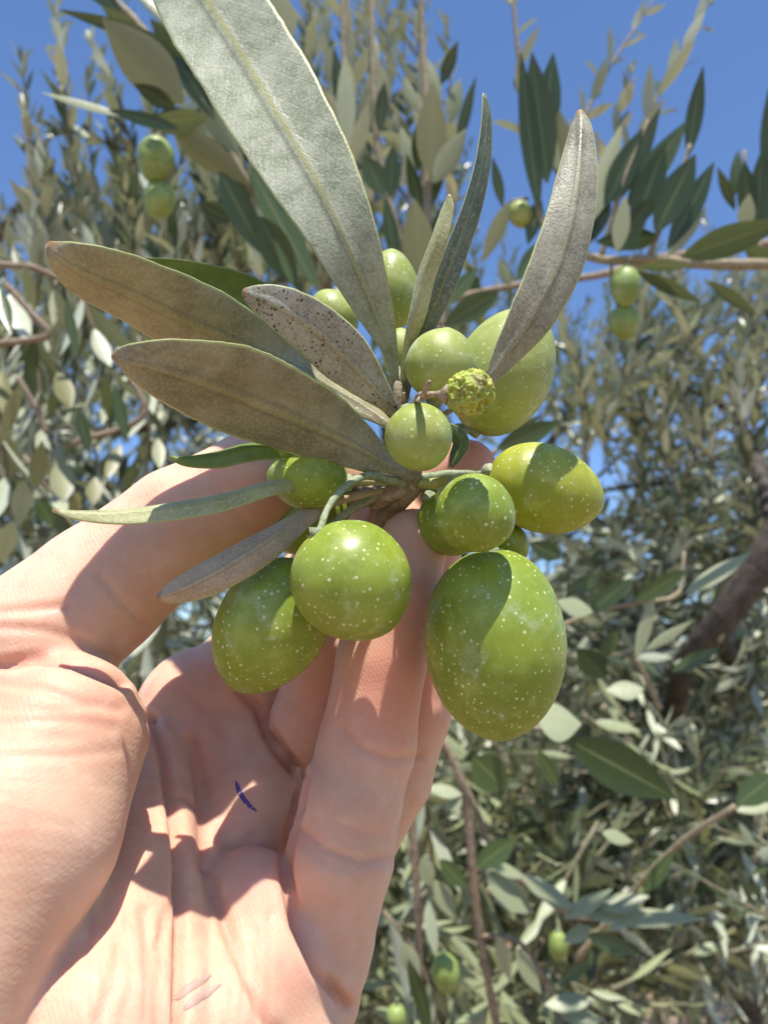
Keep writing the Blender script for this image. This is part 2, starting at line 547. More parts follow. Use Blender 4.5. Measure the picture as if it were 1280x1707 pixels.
def hand_mesh(step=0.5):
    lo = np.array([-72.0, -152.0, -142.0]); hi = np.array([24.0, 18.0, -50.0])
    ax = [np.arange(lo[i], hi[i], step) for i in range(3)]
    nx, ny, nz = map(len, ax)
    D = np.full((nx, ny, nz), 1e3, np.float32)
    X = ax[0][:, None, None].astype(np.float32); Y = ax[1][None, :, None].astype(np.float32); Z = ax[2][None, None, :].astype(np.float32)
    for name, (k, ki, pts) in HAND.items():
        P = [R_(p) for p in pts]
        # box round this chain
        mn = np.min([p - r for p, r in P], axis=0) - 8; mx = np.max([p + r for p, r in P], axis=0) + 8
        sl = []
        for i in range(3):
            a = np.searchsorted(ax[i], mn[i]); b = np.searchsorted(ax[i], mx[i]); sl.append(slice(a, max(b, a + 1)))
        x = X[sl[0]]; y = Y[:, sl[1]]; z = Z[:, :, sl[2]]
        g = None
        for (a, ra), (b, rb) in zip(P[:-1], P[1:]):
            d = b - a; L = d.dot(d)
            t = np.clip(((x - a[0]) * d[0] + (y - a[1]) * d[1] + (z - a[2]) * d[2]) / L, 0, 1).astype(np.float32)
            q = np.sqrt((x - a[0] - t * d[0]) ** 2 + (y - a[1] - t * d[1]) ** 2 + (z - a[2] - t * d[2]) ** 2) - (ra + t * (rb - ra))
            g = q if g is None else smin(g, q, ki * 0.35)
        sub = D[sl[0], sl[1], sl[2]]
        D[sl[0], sl[1], sl[2]] = smin(sub, g, k)
    # surface nets
    S = D < 0
    c = np.zeros((nx - 1, ny - 1, nz - 1), np.uint8)
    for dx in (0, 1):
        for dy in (0, 1):
            for dz in (0, 1):
                c += S[dx:nx - 1 + dx, dy:ny - 1 + dy, dz:nz - 1 + dz]
    act = (c > 0) & (c < 8)
    I = np.argwhere(act)
    idx = np.full(act.shape, -1, np.int64); idx[act] = np.arange(len(I))
    acc = np.zeros((len(I), 3)); cnt = np.zeros(len(I))
    corners = [(a, b, d) for a in (0, 1) for b in (0, 1) for d in (0, 1)]
    for p in corners:
        for axis in range(3):
            if p[axis]: continue
            q = list(p); q[axis] = 1
            va = D[I[:, 0] + p[0], I[:, 1] + p[1], I[:, 2] + p[2]]; vb = D[I[:, 0] + q[0], I[:, 1] + q[1], I[:, 2] + q[2]]
            m = (va < 0) != (vb < 0)
            t = np.where(m, va / np.where(m, va - vb, 1), 0)
            pos = np.tile(np.array(p, float), (len(I), 1)); pos[:, axis] += t
            acc[m] += pos[m]; cnt[m] += 1
    V = (I + acc / cnt[:, None]) * step + lo
    F = []
    for axis in range(3):
        s0 = [slice(None)] * 3; s1 = [slice(None)] * 3
        s0[axis] = slice(0, -1); s1[axis] = slice(1, None)
        A = S[tuple(s0)]; B = S[tuple(s1)]
        E = np.argwhere(A != B)
        o1, o2 = [(1, 2), (2, 0), (0, 1)][axis]
        ok = (E[:, o1] > 0) & (E[:, o2] > 0) & (E[:, o1] < [nx, ny, nz][o1] - 1) & (E[:, o2] < [nx, ny, nz][o2] - 1)
        E = E[ok]
        def cell(a, b):
            e = E.copy(); e[:, o1] -= a; e[:, o2] -= b
            return idx[e[:, 0], e[:, 1], e[:, 2]]
        q = np.stack([cell(1, 1), cell(0, 1), cell(0, 0), cell(1, 0)], 1)
        inside = A[E[:, 0], E[:, 1], E[:, 2]]
        q = np.where(inside[:, None], q, q[:, ::-1])
        F.append(q)
    return V, np.vstack(F)


def vert_normals(V, F):
    n = np.zeros_like(V)
    fn = np.cross(V[F[:, 2]] - V[F[:, 0]], V[F[:, 3]] - V[F[:, 1]])
    for i in range(4): np.add.at(n, F[:, i], fn)
    return norm(n)


def relax(V, F, it):
    E = np.vstack([F[:, [0, 1]], F[:, [1, 2]], F[:, [2, 3]], F[:, [3, 0]]])
    cnt = np.zeros(len(V)); np.add.at(cnt, E[:, 0], 1); np.add.at(cnt, E[:, 1], 1)
    for _ in range(it):
        s = np.zeros_like(V); np.add.at(s, E[:, 0], V[E[:, 1]]); np.add.at(s, E[:, 1], V[E[:, 0]])
        V = V * 0.5 + 0.5 * s / cnt[:, None]
    return V


def to_px(V):
    d = -V[:, 2]
    return np.stack([V[:, 0] / d * FPX + CX, CY - V[:, 1] / d * FPX], 1), d


def polydist(P, line):
    best = np.full(len(P), 1e9)
    for a, b in zip(line[:-1], line[1:]):
        a = np.array(a, float); b = np.array(b, float); d = b - a
        t = np.clip(((P - a) @ d) / d.dot(d), 0, 1)
        best = np.minimum(best, np.linalg.norm(P - a - t[:, None] * d, axis=1))
    return best


# skin creases: (polyline px, half width px, depth mm, depth range mm)
CREASES = [
    ([(0, 1110), (60, 1098), (120, 1105), (175, 1128), (205, 1140)], 9, 0.8, (70, 100)),
    ([(0, 1140), (70, 1148), (140, 1172), (200, 1182)], 9, 0.25, (70, 100)),
    ([(0, 1205), (90, 1200), (190, 1210)], 8, 0.12, (70, 100)),
    ([(0, 1262), (100, 1262), (200, 1250)], 8, 0.12, (70, 100)),
    ([(0, 1020), (60, 1015), (110, 1010)], 8, 0.25, (70, 110)),
    ([(0, 1045), (70, 1050), (130, 1065), (200, 1100)], 8, 0.25, (70, 110)),
    ([(165, 960), (200, 1000), (240, 1040)], 7, 0.22, (80, 126)),
    ([(360, 800), (390, 850), (420, 885)], 7, 0.15, (80, 126)),
    ([(252, 1200), (272, 1255), (278, 1300), (292, 1370), (298, 1430), (302, 1530), (300, 1640), (296, 1720)], 9, 1.3, (70, 126)),
    ([(322, 1235), (334, 1300), (338, 1360), (342, 1440), (360, 1500), (390, 1580), (440, 1690), (470, 1740)], 10, 0.75, (70, 126)),
    ([(278, 1310), (300, 1330), (330, 1345)], 6, 0.4, (80, 126)),
    ([(345, 1445), (380, 1420), (425, 1392)], 9, 0.35, (80, 126)),
    ([(448, 1228), (470, 1262), (498, 1295), (500, 1350)], 8, 0.5, (90, 128)),
    ([(235, 1520), (250, 1600), (262, 1710)], 10, 0.30, (60, 100)),
    ([(345, 1480), (350, 1600), (348, 1710)], 9, 0.25, (60, 100)),
    ([(200, 1560), (190, 1640), (160, 1710)], 10, 0.25, (60, 100)),
    ([(300, 1450), (280, 1520), (262, 1580)], 7, 0.25, (60, 108)),
    # front finger creases
    ([(572, 1215), (600, 1248), (650, 1268), (700, 1262)], 8, 0.38, (85, 112)),
    ([(566, 1232), (592, 1262), (632, 1282)], 6, 0.14, (85, 112)),
    ([(500, 1385), (540, 1418), (600, 1440), (655, 1430)], 9, 0.38, (85, 112)),
    ([(496, 1402), (535, 1436), (590, 1458)], 6, 0.22, (85, 112)),
    ([(560, 1375), (600, 1392), (645, 1390)], 6, 0.14, (85, 112)),
    ([(508, 1300), (482, 1390), (475, 1450), (492, 1540), (530, 1620), (580, 1680)], 9, 1.0, (80, 115)),
    ([(470, 1160), (500, 1190), (540, 1200)], 8, 0.15, (95, 120)),
    ([(300, 1150), (350, 1190), (380, 1240)], 10, 0.25, (90, 128)),
    ([(400, 1150), (430, 1180), (448, 1222), (475, 1258), (500, 1290)], 10, 1.0, (90, 128)),
]
random.seed(3)
for k in range(26):   # fine transverse lines on the thenar
    y = 1130 + k * 21 + random.uniform(-6, 6)
    x0 = -40 + random.uniform(-10, 60); ln = random.uniform(90, 210)
    CREASES.append(([(x0, y), (x0 + ln * 0.5, y + random.uniform(-8, 12)), (x0 + ln, y + random.uniform(-14, 26))], random.uniform(3.5, 6), random.uniform(0.02, 0.06), (60, 100)))
for k in range(16):
    x = 150 + k * 20 + random.uniform(-8, 8)
    CREASES.append(([(x, 1560 + random.uniform(-80, 40)), (x + random.uniform(-14, 8), 1650), (x + random.uniform(-24, 14), 1740)], random.uniform(4, 7), random.uniform(0.05, 0.15), (60, 104)))
FLUSH = [(665, 1130, 90, 0.9), (640, 1230, 60, 0.35), (690, 960, 80, 0.5), (790, 760, 70, 0.95), (440, 1460, 70, 0.5), (400, 1330, 90, 0.2), (480, 1620, 80, 0.4),
         (390, 800, 60, 0.35), (560, 1300, 60, -0.3), (300, 1600, 120, -0.2), (350, 1200, 80, 0.35), (180, 1190, 60, 0.3), (520, 1180, 70, 0.4), (420, 860, 60, 0.4), (60, 1010, 120, 0.25)]

HV, HF = hand_mesh()
HV = relax(HV, HF, 3)
HN = vert_normals(HV, HF)
PXY, DEP = to_px(HV)
facing = (HN * norm(-HV)).sum(1)
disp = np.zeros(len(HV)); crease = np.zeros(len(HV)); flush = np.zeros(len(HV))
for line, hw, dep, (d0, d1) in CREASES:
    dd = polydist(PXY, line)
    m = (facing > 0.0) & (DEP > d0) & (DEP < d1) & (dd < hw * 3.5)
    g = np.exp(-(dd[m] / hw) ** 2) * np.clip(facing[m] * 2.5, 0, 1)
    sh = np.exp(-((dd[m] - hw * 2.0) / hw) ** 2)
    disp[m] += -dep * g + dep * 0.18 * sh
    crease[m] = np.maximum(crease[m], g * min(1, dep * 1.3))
for x, y, r, s in FLUSH:
    flush += s * np.exp(-(((PXY[:, 0] - x) ** 2 + (PXY[:, 1] - y) ** 2) / (r * r)))
HV = HV + HN * np.clip(disp, -1.5, 0.4)[:, None]
HVW = world(HV)
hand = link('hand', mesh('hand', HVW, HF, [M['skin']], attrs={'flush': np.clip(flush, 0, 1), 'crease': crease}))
tag(hand, 'open left hand with creased palm pinching the fruiting twig from below', 'hand')
HBVH = BVHTree.FromPolygons([tuple(v) for v in HVW], [tuple(f) for f in HF])

CAMP = Vector((0, 0, CAMZ))


def on_hand(px, py):
    d = Vector(W(px, py, 100)) - CAMP; d.normalize()
    loc, nor, _, _ = HBVH.ray_cast(CAMP, d)
    return loc, nor


def ink(path, hw, matname, dashed=False):
    """thin film of ink lying on the skin"""
    P = catmull(np.array([(x, y, 0) for x, y in path], float), 26)
    V = []; F = []
    for i, p in enumerate(P):
        t = P[min(i + 1, 25)] - P[max(i - 1, 0)]; t /= np.linalg.norm(t)
        sx, sy = -t[1], t[0]
        q = i / 25
        h = hw * min(1, 4.2 * q + 0.3, 3.0 * (1 - q) + 0.2) * (1 + 0.08 * math.sin(i * 0.9))
        for s in (-1, -0.4, 0.4, 1):
            loc, nor = on_hand(p[0] + sx * h * s, p[1] + sy * h * s)
            if loc is None: return
            V.append(loc + nor * (0.00012 if abs(s) < 1 else 0.00003))
    for i in range(25):
        for j in range(3):
            a = i * 4 + j
            F.append((a, a + 1, a + 5, a + 4))
    A = np.array([tuple(v) for v in V]).reshape(26, 4, 3)
    for _ in range(3): A[1:-1] = 0.25 * A[:-2] + 0.5 * A[1:-1] + 0.25 * A[2:]
    me = mesh('ink_mark', A.reshape(-1, 3), F, [M[matname]])
    return link('ink_mark', me, hand)


def mat_ink(name, col, thr):
    t = MT(name)
    obj = t.n('ShaderNodeTexCoord').outputs['Object']
    n1 = t.noise(2600, 3, obj)
    c = t.mix(t.mrange(n1, thr, thr + 0.2), (0.70, 0.40, 0.26), col)
    return t.done(t.prin(c, 0.5, 0.3, None, 0.2, (1, .4, .3), 0.001))


M['ink'] = mat_ink('purple_ink', (0.11, 0.06, 0.25), 0.26)
M['ink_faint'] = mat_ink('faded_purple_ink', (0.47, 0.30, 0.24), 0.2)
o = ink([(393, 1303), (400, 1322), (412, 1340), (428, 1353)], 4.2, 'ink')
if o: o['label'] = 'short curved purple pen mark in the palm'
for off in (0, 16):
    o = ink([(290 + off, 1668 + off), (315 + off, 1648 + off), (352 + off, 1626 + off)], 7.0, 'ink_faint')
    if o: o['label'] = 'faded purple pen stroke near the wrist'

# ------------------------------------------------------------------ FRONT TWIG
twig = empty('olive_twig', W(690, 800, 100), 'leafy twig tip gripped by the fingers, its long narrow leaves fanning out in front', 'twig')
acc = Acc()
px_tube(acc, [(662, 640, 94, 12), (668, 690, 95, 15), (682, 745, 97, 16), (690, 800, 99, 20), (668, 835, 103, 17), (640, 870, 110, 15), (650, 980, 128, 15), (650, 1120, 150, 17), (600, 1400, 200, 18), (560, 1700, 290, 20)], 60, 14, 0.06)
acc.build('stem', [M['twig']], twig)
acc = Acc()
px_tube(acc, [(690, 805, 99, 14), (655, 822, 101, 15), (620, 822, 103, 13), (590, 806, 104, 8)], 16, 10, 0.12)
px_tube(acc, [(660, 815, 102, 12), (632, 836, 104, 14), (600, 830, 105, 10)], 14, 10, 0.14)
acc.build('side_shoot', [M['drystalk']], twig)


def leaf_solid(name, pts, front, back, label=None, cup=0.12, wave=0.0, thick=0.34, rows=56, cols=8, ridge=1.0, parent=None, shape=None):
    """pts: (px, py, depth mm, half width px, roll deg) from tip to base. front faces the viewer side at roll 0"""
    A = np.array([[*cc(p[0], p[1], p[2]), p[3] * p[2] / FPX, math.radians(p[4])] for p in pts])
    A = catmull(A, rows)
    P = A[:, :3]; HW = np.maximum(A[:, 3], 0.06); RO = A[:, 4]
    HW = HW * np.array([1 + 0.035 * noise.noise(Vector((i * 0.19, P[0][0], 3.3))) + 0.02 * noise.noise(Vector((i * 0.6, P[0][1], 1.3))) for i in range(rows)])
    T = norm(np.gradient(P, axis=0))
    Vw = norm(-P)
    N0 = norm(Vw - (Vw * T).sum(1, keepdims=True) * T)
    S0 = np.cross(T, N0)
    S = np.cos(RO)[:, None] * S0 + np.sin(RO)[:, None] * N0
    N = np.cross(S, T)
    t = np.linspace(0, 1, rows)
    ss = np.linspace(-1, 1, 2 * cols + 1)
    ss = np.sign(ss) * np.abs(ss) ** 0.85
    Vf = []; Vb = []; uf = []
    for i in range(rows):
        for s in ss:
            h = HW[i]
            z = -cup * h * (abs(s) ** 1.8) + wave * h * math.sin(t[i] * 17 + s * 1.4) * abs(s) ** 2
            rr = ridge * 0.30 * math.exp(-(s * h / 0.42) ** 2) * min(1, h / 2)
            th = thick * 0.5 * (1 - 0.65 * abs(s) ** 4)
            c = P[i] + S[i] * (s * h) + N[i] * z
            Vf.append(c + N[i] * (th + rr)); Vb.append(c - N[i] * th)
            uf.append((t[i], 0.5 + 0.5 * s))
    nc = len(ss)
    n = rows * nc
    F = []; mi = []
    for i in range(rows - 1):
        for j in range(nc - 1):
            a = i * nc + j
            F.append((a, a + nc, a + nc + 1, a + 1)); mi.append(0)
            F.append((n + a, n + a + 1, n + a + nc + 1, n + a + nc)); mi.append(1)
        for j in (0, nc - 1):
            a = i * nc + j
            q = (a, n + a, n + a + nc, a + nc)
            F.append(q if j == 0 else q[::-1]); mi.append(0)
    for i in (0, rows - 1):
        for j in range(nc - 1):
            a = i * nc + j
            q = (a, a + 1, n + a + 1, n + a)
            F.append(q if i == 0 else q[::-1]); mi.append(0)
    V = world(np.vstack([Vf, Vb]))
    me = mesh(name, V, F, [M[front], M[back]], matidx=mi, uvs=uf + uf)
    o = link(name, me, parent if parent is not None else twig)
    if label: o['label'] = label
    return o


leaf_solid('leaf', [(250, -170, 112, 10, 0), (285, -90, 108, 58, 0), (345, 0, 103, 82, 4), (415, 110, 98, 86, 6), (462, 190, 94, 83, 6), (512, 275, 91, 76, 4), (560, 365, 89.5, 62, 0),
                    (597, 450, 90, 46, 0), (630, 530, 92, 28, 0), (650, 585, 94, 13, 0), (660, 640, 96, 6, 0)], 'silver', 'top',
           'largest leaf, silvery green underside with a yellow midrib, rising to the top', cup=-0.10, wave=0.03, rows=90, cols=12)
leaf_solid('leaf', [(80, 406, 82, 7, -25), (100, 428, 82, 32, -32), (150, 458, 84, 58, -36), (215, 487, 87, 69, -36), (300, 528, 91, 70, -32), (385, 566, 95, 60, -22), (460, 600, 98, 43, 0), (530, 634, 99, 34, 30),
                    (600, 675, 99, 22, 45), (645, 705, 98, 10, 30), (670, 735, 97, 6, 0)], 'tan', 'top',
           'long tan-backed leaf with a yellow rim, uppermost of the left-pointing ones', cup=0.16, wave=0.05, rows=80, cols=10)
leaf_solid('leaf', [(188, 592, 76, 6, -20), (215, 600, 76, 31, -34), (270, 614, 78, 63, -38), (350, 640, 82, 88, -38), (430, 672, 86, 88, -34), (510, 705, 90, 73, -28), (585, 740, 94, 46, -12), (640, 770, 96, 20, 5),
                    (668, 786, 97, 9, 0), (690, 800, 98, 6, 0)], 'grey', 'top',
           'broad grey-brown backed leaf just above the thumb', cup=0.10, wave=0.03, rows=80, cols=10)
leaf_solid('leaf', [(405, 486, 82, 6, 0), (425, 494, 82, 20, 0), (470, 514, 83, 37, 0), (525, 550, 85, 46, 0), (580, 600, 88, 44, 4), (625, 648, 91, 27, 8), (652, 680, 93, 12, 5), (668, 705, 95, 6, 0)], 'spotted', 'top',
           'short leaf with a grey back peppered with black specks', cup=0.10, rows=60, cols=10)
leaf_solid('leaf', [(210, 441, 102, 5, 0), (250, 446, 102, 16, 0), (320, 468, 102, 32, 0), (400, 498, 102, 42, 0), (480, 545, 102, 42, 0), (560, 605, 101, 28, 0), (640, 680, 100, 8, 0), (668, 705, 98, 6, 0)], 'topgreen', 'tan',
           'smooth bright green leaf face behind the tan one', cup=-0.25, ridge=-0.4, rows=60)
leaf_solid('leaf', [(966, 184, 93, 5, 0), (968, 215, 92, 19, 0), (963, 290, 90, 34, 8), (950, 370, 88.5, 42, 12), (925, 450, 88, 45, 12), (885, 530, 88, 38, 10), (845, 590, 89, 24, 8), (810, 640, 90, 9, 0), (770, 672, 92, 5, 0), (690, 720, 97, 5, 0)], 'grey', 'top',
           'curved upright leaf with a pale grey-brown back, on the right', cup=0.14, wave=0.04, rows=80, cols=10)
leaf_solid('leaf', [(806, 156, 92, 3, 40), (808, 200, 92, 12, 45), (800, 270, 92, 19, 48), (782, 340, 92, 25, 50), (757, 410, 92, 27, 48), (732, 480, 92, 25, 40), (708, 545, 93, 16, 30), (685, 620, 95, 7, 0), (670, 700, 96, 5, 0)], 'topdusty', 'grey',
           'slim dark dusty green leaf standing upright', cup=-0.35, rows=70)
leaf_solid('leaf', [(749, 324, 88, 3, -30), (744, 350, 88, 12, -30), (728, 405, 88, 16, -30), (708, 460, 89, 18, -35), (695, 520, 90, 16, -30), (682, 570, 92, 9, -10), (670, 640, 95, 5, 0)], 'pale', 'topdusty',
           'short slim pale leaf in front of the dark upright one', cup=0.25, rows=60)
leaf_solid('leaf', [(283, 761, 86, 3, 30), (310, 768, 86, 10, 35), (360, 764, 88, 18, 40), (410, 752, 90, 20, 40), (460, 748, 93, 18, 35), (540, 758, 98, 12, 10), (640, 790, 100, 6, 0)], 'topgreen', 'pale',
           'small green curling leaf lying across the top of the thumb', cup=0.25, rows=60)
leaf_solid('leaf', [(88, 850, 82, 3, 50), (130, 857, 82, 12, 50), (200, 858, 83, 20, 52), (280, 850, 84, 23, 50), (370, 834, 87, 22, 48), (450, 812, 91, 16, 40), (540, 800, 97, 9, 20), (650, 805, 100, 5, 0)], 'pale', 'topgreen',
           'long slim leaf seen edge on, crossing the middle of the thumb', cup=0.22, rows=70)
leaf_solid('leaf', [(262, 995, 84, 5, 0), (285, 990, 84, 18, 0), (340, 966, 85, 29, 12), (400, 932, 87, 31, 20), (455, 897, 90, 27, 25), (510, 860, 95, 17, 20), (560, 835, 99, 9, 0), (650, 815, 101, 5, 0)], 'pinkish', 'topgreen',
           'short brownish-backed leaf hanging below the thumb', cup=0.35, rows=60)
leaf_solid('leaf', [(400, 905, 103, 3, 0), (430, 880, 104, 13, 0), (470, 855, 106, 18, 0), (520, 835, 106, 14, 0), (600, 815, 104, 6, 0)], 'top', 'grey',
           'small dark leaf almost hidden behind the lowest left leaf', cup=0.2, rows=40)
leaf_solid('leaf', [(752, 778, 104, 4, 0), (760, 760, 104, 11, 0), (768, 735, 104, 14, 0), (745, 715, 103, 10, 0), (700, 720, 101, 5, 0)], 'top', 'grey',
           'short dark leaf tip between the olives', cup=0.2, rows=30)

# ------------------------------------------------------------------ OLIVES
def olive(c, a, b, ang, mat, label, group='olives on the twig in the hand', tilt=0.0, tipsharp=0.05, wrinkle=False, stalk=None, seed=0, res=(56, 36), style=None, crown=None):
    """c=(px,py,d); a semi long px, b semi short px; ang: direction in the picture of the stalk end, degrees from up, clockwise"""
    d = c[2]
    ctr = cc(*c); A = a * d / FPX; B = b * d / FPX
    r = math.radians(ang); tl = math.radians(tilt)
    up = np.array([math.sin(r) * math.cos(tl), math.cos(r) * math.cos(tl), -math.sin(tl)])
    v = norm(-ctr)
    x = norm(np.cross(up, v)); y = np.cross(up, x)
    nu, nv = res
    if wrinkle: nu, nv = 150, 90
    V = []
    rs = random.Random(seed)
    o1 = rs.uniform(0, 50)
    for j in range(nv + 1):
        th = math.pi * j / nv
        for i in range(nu):
            ph = 2 * math.pi * i / nu
            dx, dy, dz = math.sin(th) * math.cos(ph), math.sin(th) * math.sin(ph), math.cos(th)
            k = 1 + 0.018 * noise.noise(Vector((dx * 1.3 + o1, dy * 1.3, dz * 1.3)))
            prof = 1 + tipsharp * max(0, -dz) ** 6 - 0.045 * math.exp(-(th / 0.16) ** 2) + 0.018 * math.exp(-((math.pi - th) / 0.12) ** 2)
            egg = 1 + 0.035 * dz
            if wrinkle:
                p = Vector((dx, dy, dz)) * 2.3 + Vector((o1, 0, 0))
                p2 = p + 0.6 * Vector((noise.noise(p * 1.5), noise.noise(p * 1.5 + Vector((9, 0, 0))), noise.noise(p * 1.5 + Vector((0, 7, 0)))))
                rd = 1 - abs(noise.noise(p2 * 0.95)) * 2.4
                rd2 = 1 - abs(noise.noise(p2 * 2.0)) * 2.0
                k = 0.88 + 0.17 * rd + 0.07 * rd2 + 0.14 * noise.noise(Vector((dx, dy, dz)) * 1.2)
            V.append(x * (dx * B * k * egg) + y * (dy * B * k * egg) + up * (dz * A * k * prof))
    F = []
    for j in range(nv):
        for i in range(nu):
            a0 = j * nu + i; b0 = j * nu + (i + 1) % nu
            F.append((a0, b0, b0 + nu, a0 + nu))
    V = np.array(V)
    cw = world(ctr)
    Vw = (V * 0.001) @ RC.T
    me = mesh('olive', Vw, np.array(F)[:, ::-1], [M[mat]])
    o = link('olive', me)
    o.location = cw
    tag(o, label, 'olive', group)
    def child(name, me, off):
        ch = bpy.data.objects.new(name, me); COL.objects.link(ch); ch.parent = o; ch.location = -Vector(cw)
        return ch
    end = ctr + up * A * 0.97
    if stalk is not None:
        pts, mname = stalk
        accs = Acc()
        Pst = [(*end, 0.75 * 1.0)] + [(*cc(p[0], p[1], p[2]), p[3] * p[2] / FPX) for p in pts]
        Cv = catmull(np.array(Pst), 22)
        rr = Cv[:, 3].copy(); rr[0] *= 1.5; rr[1] *= 1.2
        Vt, Ft = tube_arrays(world(Cv[:, :3]), rr * 0.001, 10, 0.06)
        child('stalk', mesh('stalk', Vt, Ft, [M[mname]]), 0)
    if crown is not None:      # dried flower remains at the free end
        e2 = ctr + cc(crown[0], crown[1], d) - cc(c[0], c[1], d)
        nn = norm(e2 - ctr)
        accs = Acc()
        for q in range(5):
            an = q * 1.257
            dv = norm(nn + 0.55 * np.array([math.cos(an), 0.2 * math.sin(an), math.sin(an)]))
            p0 = ctr + (e2 - ctr) * 0.97
            accs.add(*tube_arrays(world(np.array([p0, p0 + dv * 0.5, p0 + dv * (0.8 + 0.2 * (q % 2))])), np.array([0.22, 0.17, 0.05]) * 0.001, 6))
        ch = child('flower_scar', mesh('flower_scar', np.vstack(accs.V), np.vstack(accs.F), [M['drystalk']]), 0)
    return o


ND = (686, 800, 99, 8)
olive((825, 1072, 91), 158, 117, -3, 'olive', 'largest olive, egg shaped with white freckles, lowest on the right', seed=1, tipsharp=0.02,
      stalk=([(815, 900, 96, 7), (760, 850, 103, 8), (710, 815, 102, 9), ND], 'stalk'))
olive((586, 968, 85.5), 102, 99, -38, 'olive', 'round freckled olive in front, on the curved grey stalk', seed=2, tilt=-8,
      stalk=([(533, 886, 84.5, 6), (545, 850, 87, 6), (572, 814, 91, 6.5), (612, 793, 95, 7), (650, 800, 98, 8), (688, 806, 99, 9)], 'stalk'))
olive((453, 1042, 94), 118, 92, 32, 'olive', 'oval olive partly shaded, lowest on the left', seed=3,
      stalk=([(530, 915, 98, 7), (560, 870, 102, 7), (620, 830, 102, 8), ND], 'stalk'))
olive((906, 815, 98), 97, 74, -72, 'olive_yellow', 'glossy yellow-green olive lying sideways on the far right', seed=4,
      stalk=([(800, 790, 102, 6), (750, 790, 102, 7), ND], 'stalk'))
olive((792, 856, 85), 66, 66, -60, 'olive', 'small round olive resting on top of the largest one', seed=5, tilt=30,
      stalk=([(752, 800, 95, 8), (725, 806, 98, 9), (700, 806, 99, 9)], 'stalk_yellow'))
olive((750, 872, 100), 56, 54, -40, 'olive', 'shaded olive half hidden behind the small round one beside the fingertip', seed=6,
      stalk=([(715, 820, 103, 6), ND], 'stalk'))
olive((698, 729, 87), 57, 56, -20, 'olive_pale', 'small round olive with a thin shadow stripe, at the centre of the cluster', seed=7, tilt=30,
      stalk=([(690, 685, 93, 6), (680, 712, 97, 8)], 'stalk'))
olive((735, 608, 91), 59, 60, -170, 'olive_pale', 'pale olive with a dark dried tip, above the wrinkled one', seed=8, tilt=20, crown=(735, 551),
      stalk=([(712, 680, 97, 6), (690, 720, 98, 8)], 'stalk'))
olive((839, 621, 106), 110, 81, -155, 'olive_pale', 'large pale olive behind the curved upright leaf', seed=9,
      stalk=([(755, 715, 108, 7), (715, 760, 102, 8), (690, 790, 100, 8)], 'stalk'))
olive((652, 485, 110), 66, 46, 180, 'olive_pale', 'pale olive at the top, right beside the largest leaf', seed=10,
      stalk=([(655, 570, 106, 6), (665, 640, 99, 7), (672, 700, 97, 7)], 'stalk'))
olive((556, 528, 116), 46, 40, 150, 'olive_pale', 'pale olive showing only its top above the specked leaf', seed=11,
      stalk=([(600, 600, 108, 6), (655, 680, 99, 7)], 'stalk'))
olive((668, 588, 103), 40, 30, 180, 'olive_pale', 'tiny half hidden olive left of the one with the dark tip', seed=12,
      stalk=([(672, 640, 98, 5), (672, 690, 97, 6)], 'stalk'))
olive((514, 797, 97), 66, 53, 95, 'olive', 'oval green olive tucked under the broad grey leaf', seed=13,
      stalk=([(590, 805, 99, 7), (640, 800, 100, 8), ND], 'stalk'))
olive((512, 862, 108), 74, 60, 60, 'olive', 'shaded olive behind the curved grey stalk', seed=14,
      stalk=([(590, 830, 106, 7), (640, 815, 102, 8), ND], 'stalk'))
olive((545, 605, 116), 72, 58, 120, 'olive_yellow', 'bright green olive behind the specked leaf', seed=15,
      stalk=([(630, 660, 106, 6), (668, 705, 98, 7)], 'stalk'))
olive((850, 905, 101), 36, 30, -30, 'olive', 'tiny olive sliver between the largest olive and the one above it', seed=17,
      stalk=([(800, 850, 104, 5), (730, 815, 102, 7), ND], 'stalk'))

# wrinkled dry olive on a forked dry stalk
def mat_wrinkled():
    t = MT('wrinkled_olive_skin')
    obj = t.n('ShaderNodeTexCoord').outputs['Object']
    col = t.mix(t.mrange(t.noise(700, 4, obj), 0.35, 0.65), (0.28, 0.33, 0.035), (0.46, 0.48, 0.10))
    pt = t.n('ShaderNodeNewGeometry')
    col = t.mix(t.math('MULTIPLY', t.mrange(t.noise(260, 3, obj), 0.52, 0.64), 0.7), col, (0.22, 0.19, 0.09))
    return t.done(t.prin(col, 0.55, 0.4, t.bump(t.noise(1500, 3, obj), 0.6, 0.00025), 0.3, (0.9, 1, .2), 0.001))


M['wrinkled'] = mat_wrinkled()
olive((783, 655, 79), 38, 38, -95, 'wrinkled', 'shrivelled yellow-green olive like a walnut on a dry forked stalk', group='olives on the twig in the hand', wrinkle=True, seed=16, tipsharp=0,
      stalk=([(728, 657, 80, 5), (708, 659, 82, 7), (697, 662, 85, 6), (690, 690, 92, 6), (682, 725, 96, 8)], 'drystalk'))
acc = Acc()
px_tube(acc, [(704, 660, 81, 5), (710, 648, 80, 4.5), (716, 636, 79, 4)], 8, 8, 0.1)
px_tube(acc, [(706, 660, 82, 5), (696, 668, 81, 4)], 6, 8, 0.1)
px_tube(acc, [(676, 680, 93, 4), (672, 664, 90, 3), (673, 655, 89, 2.5)], 8, 8, 0.1)
acc.build('dry_spur', [M['drystalk']], twig)

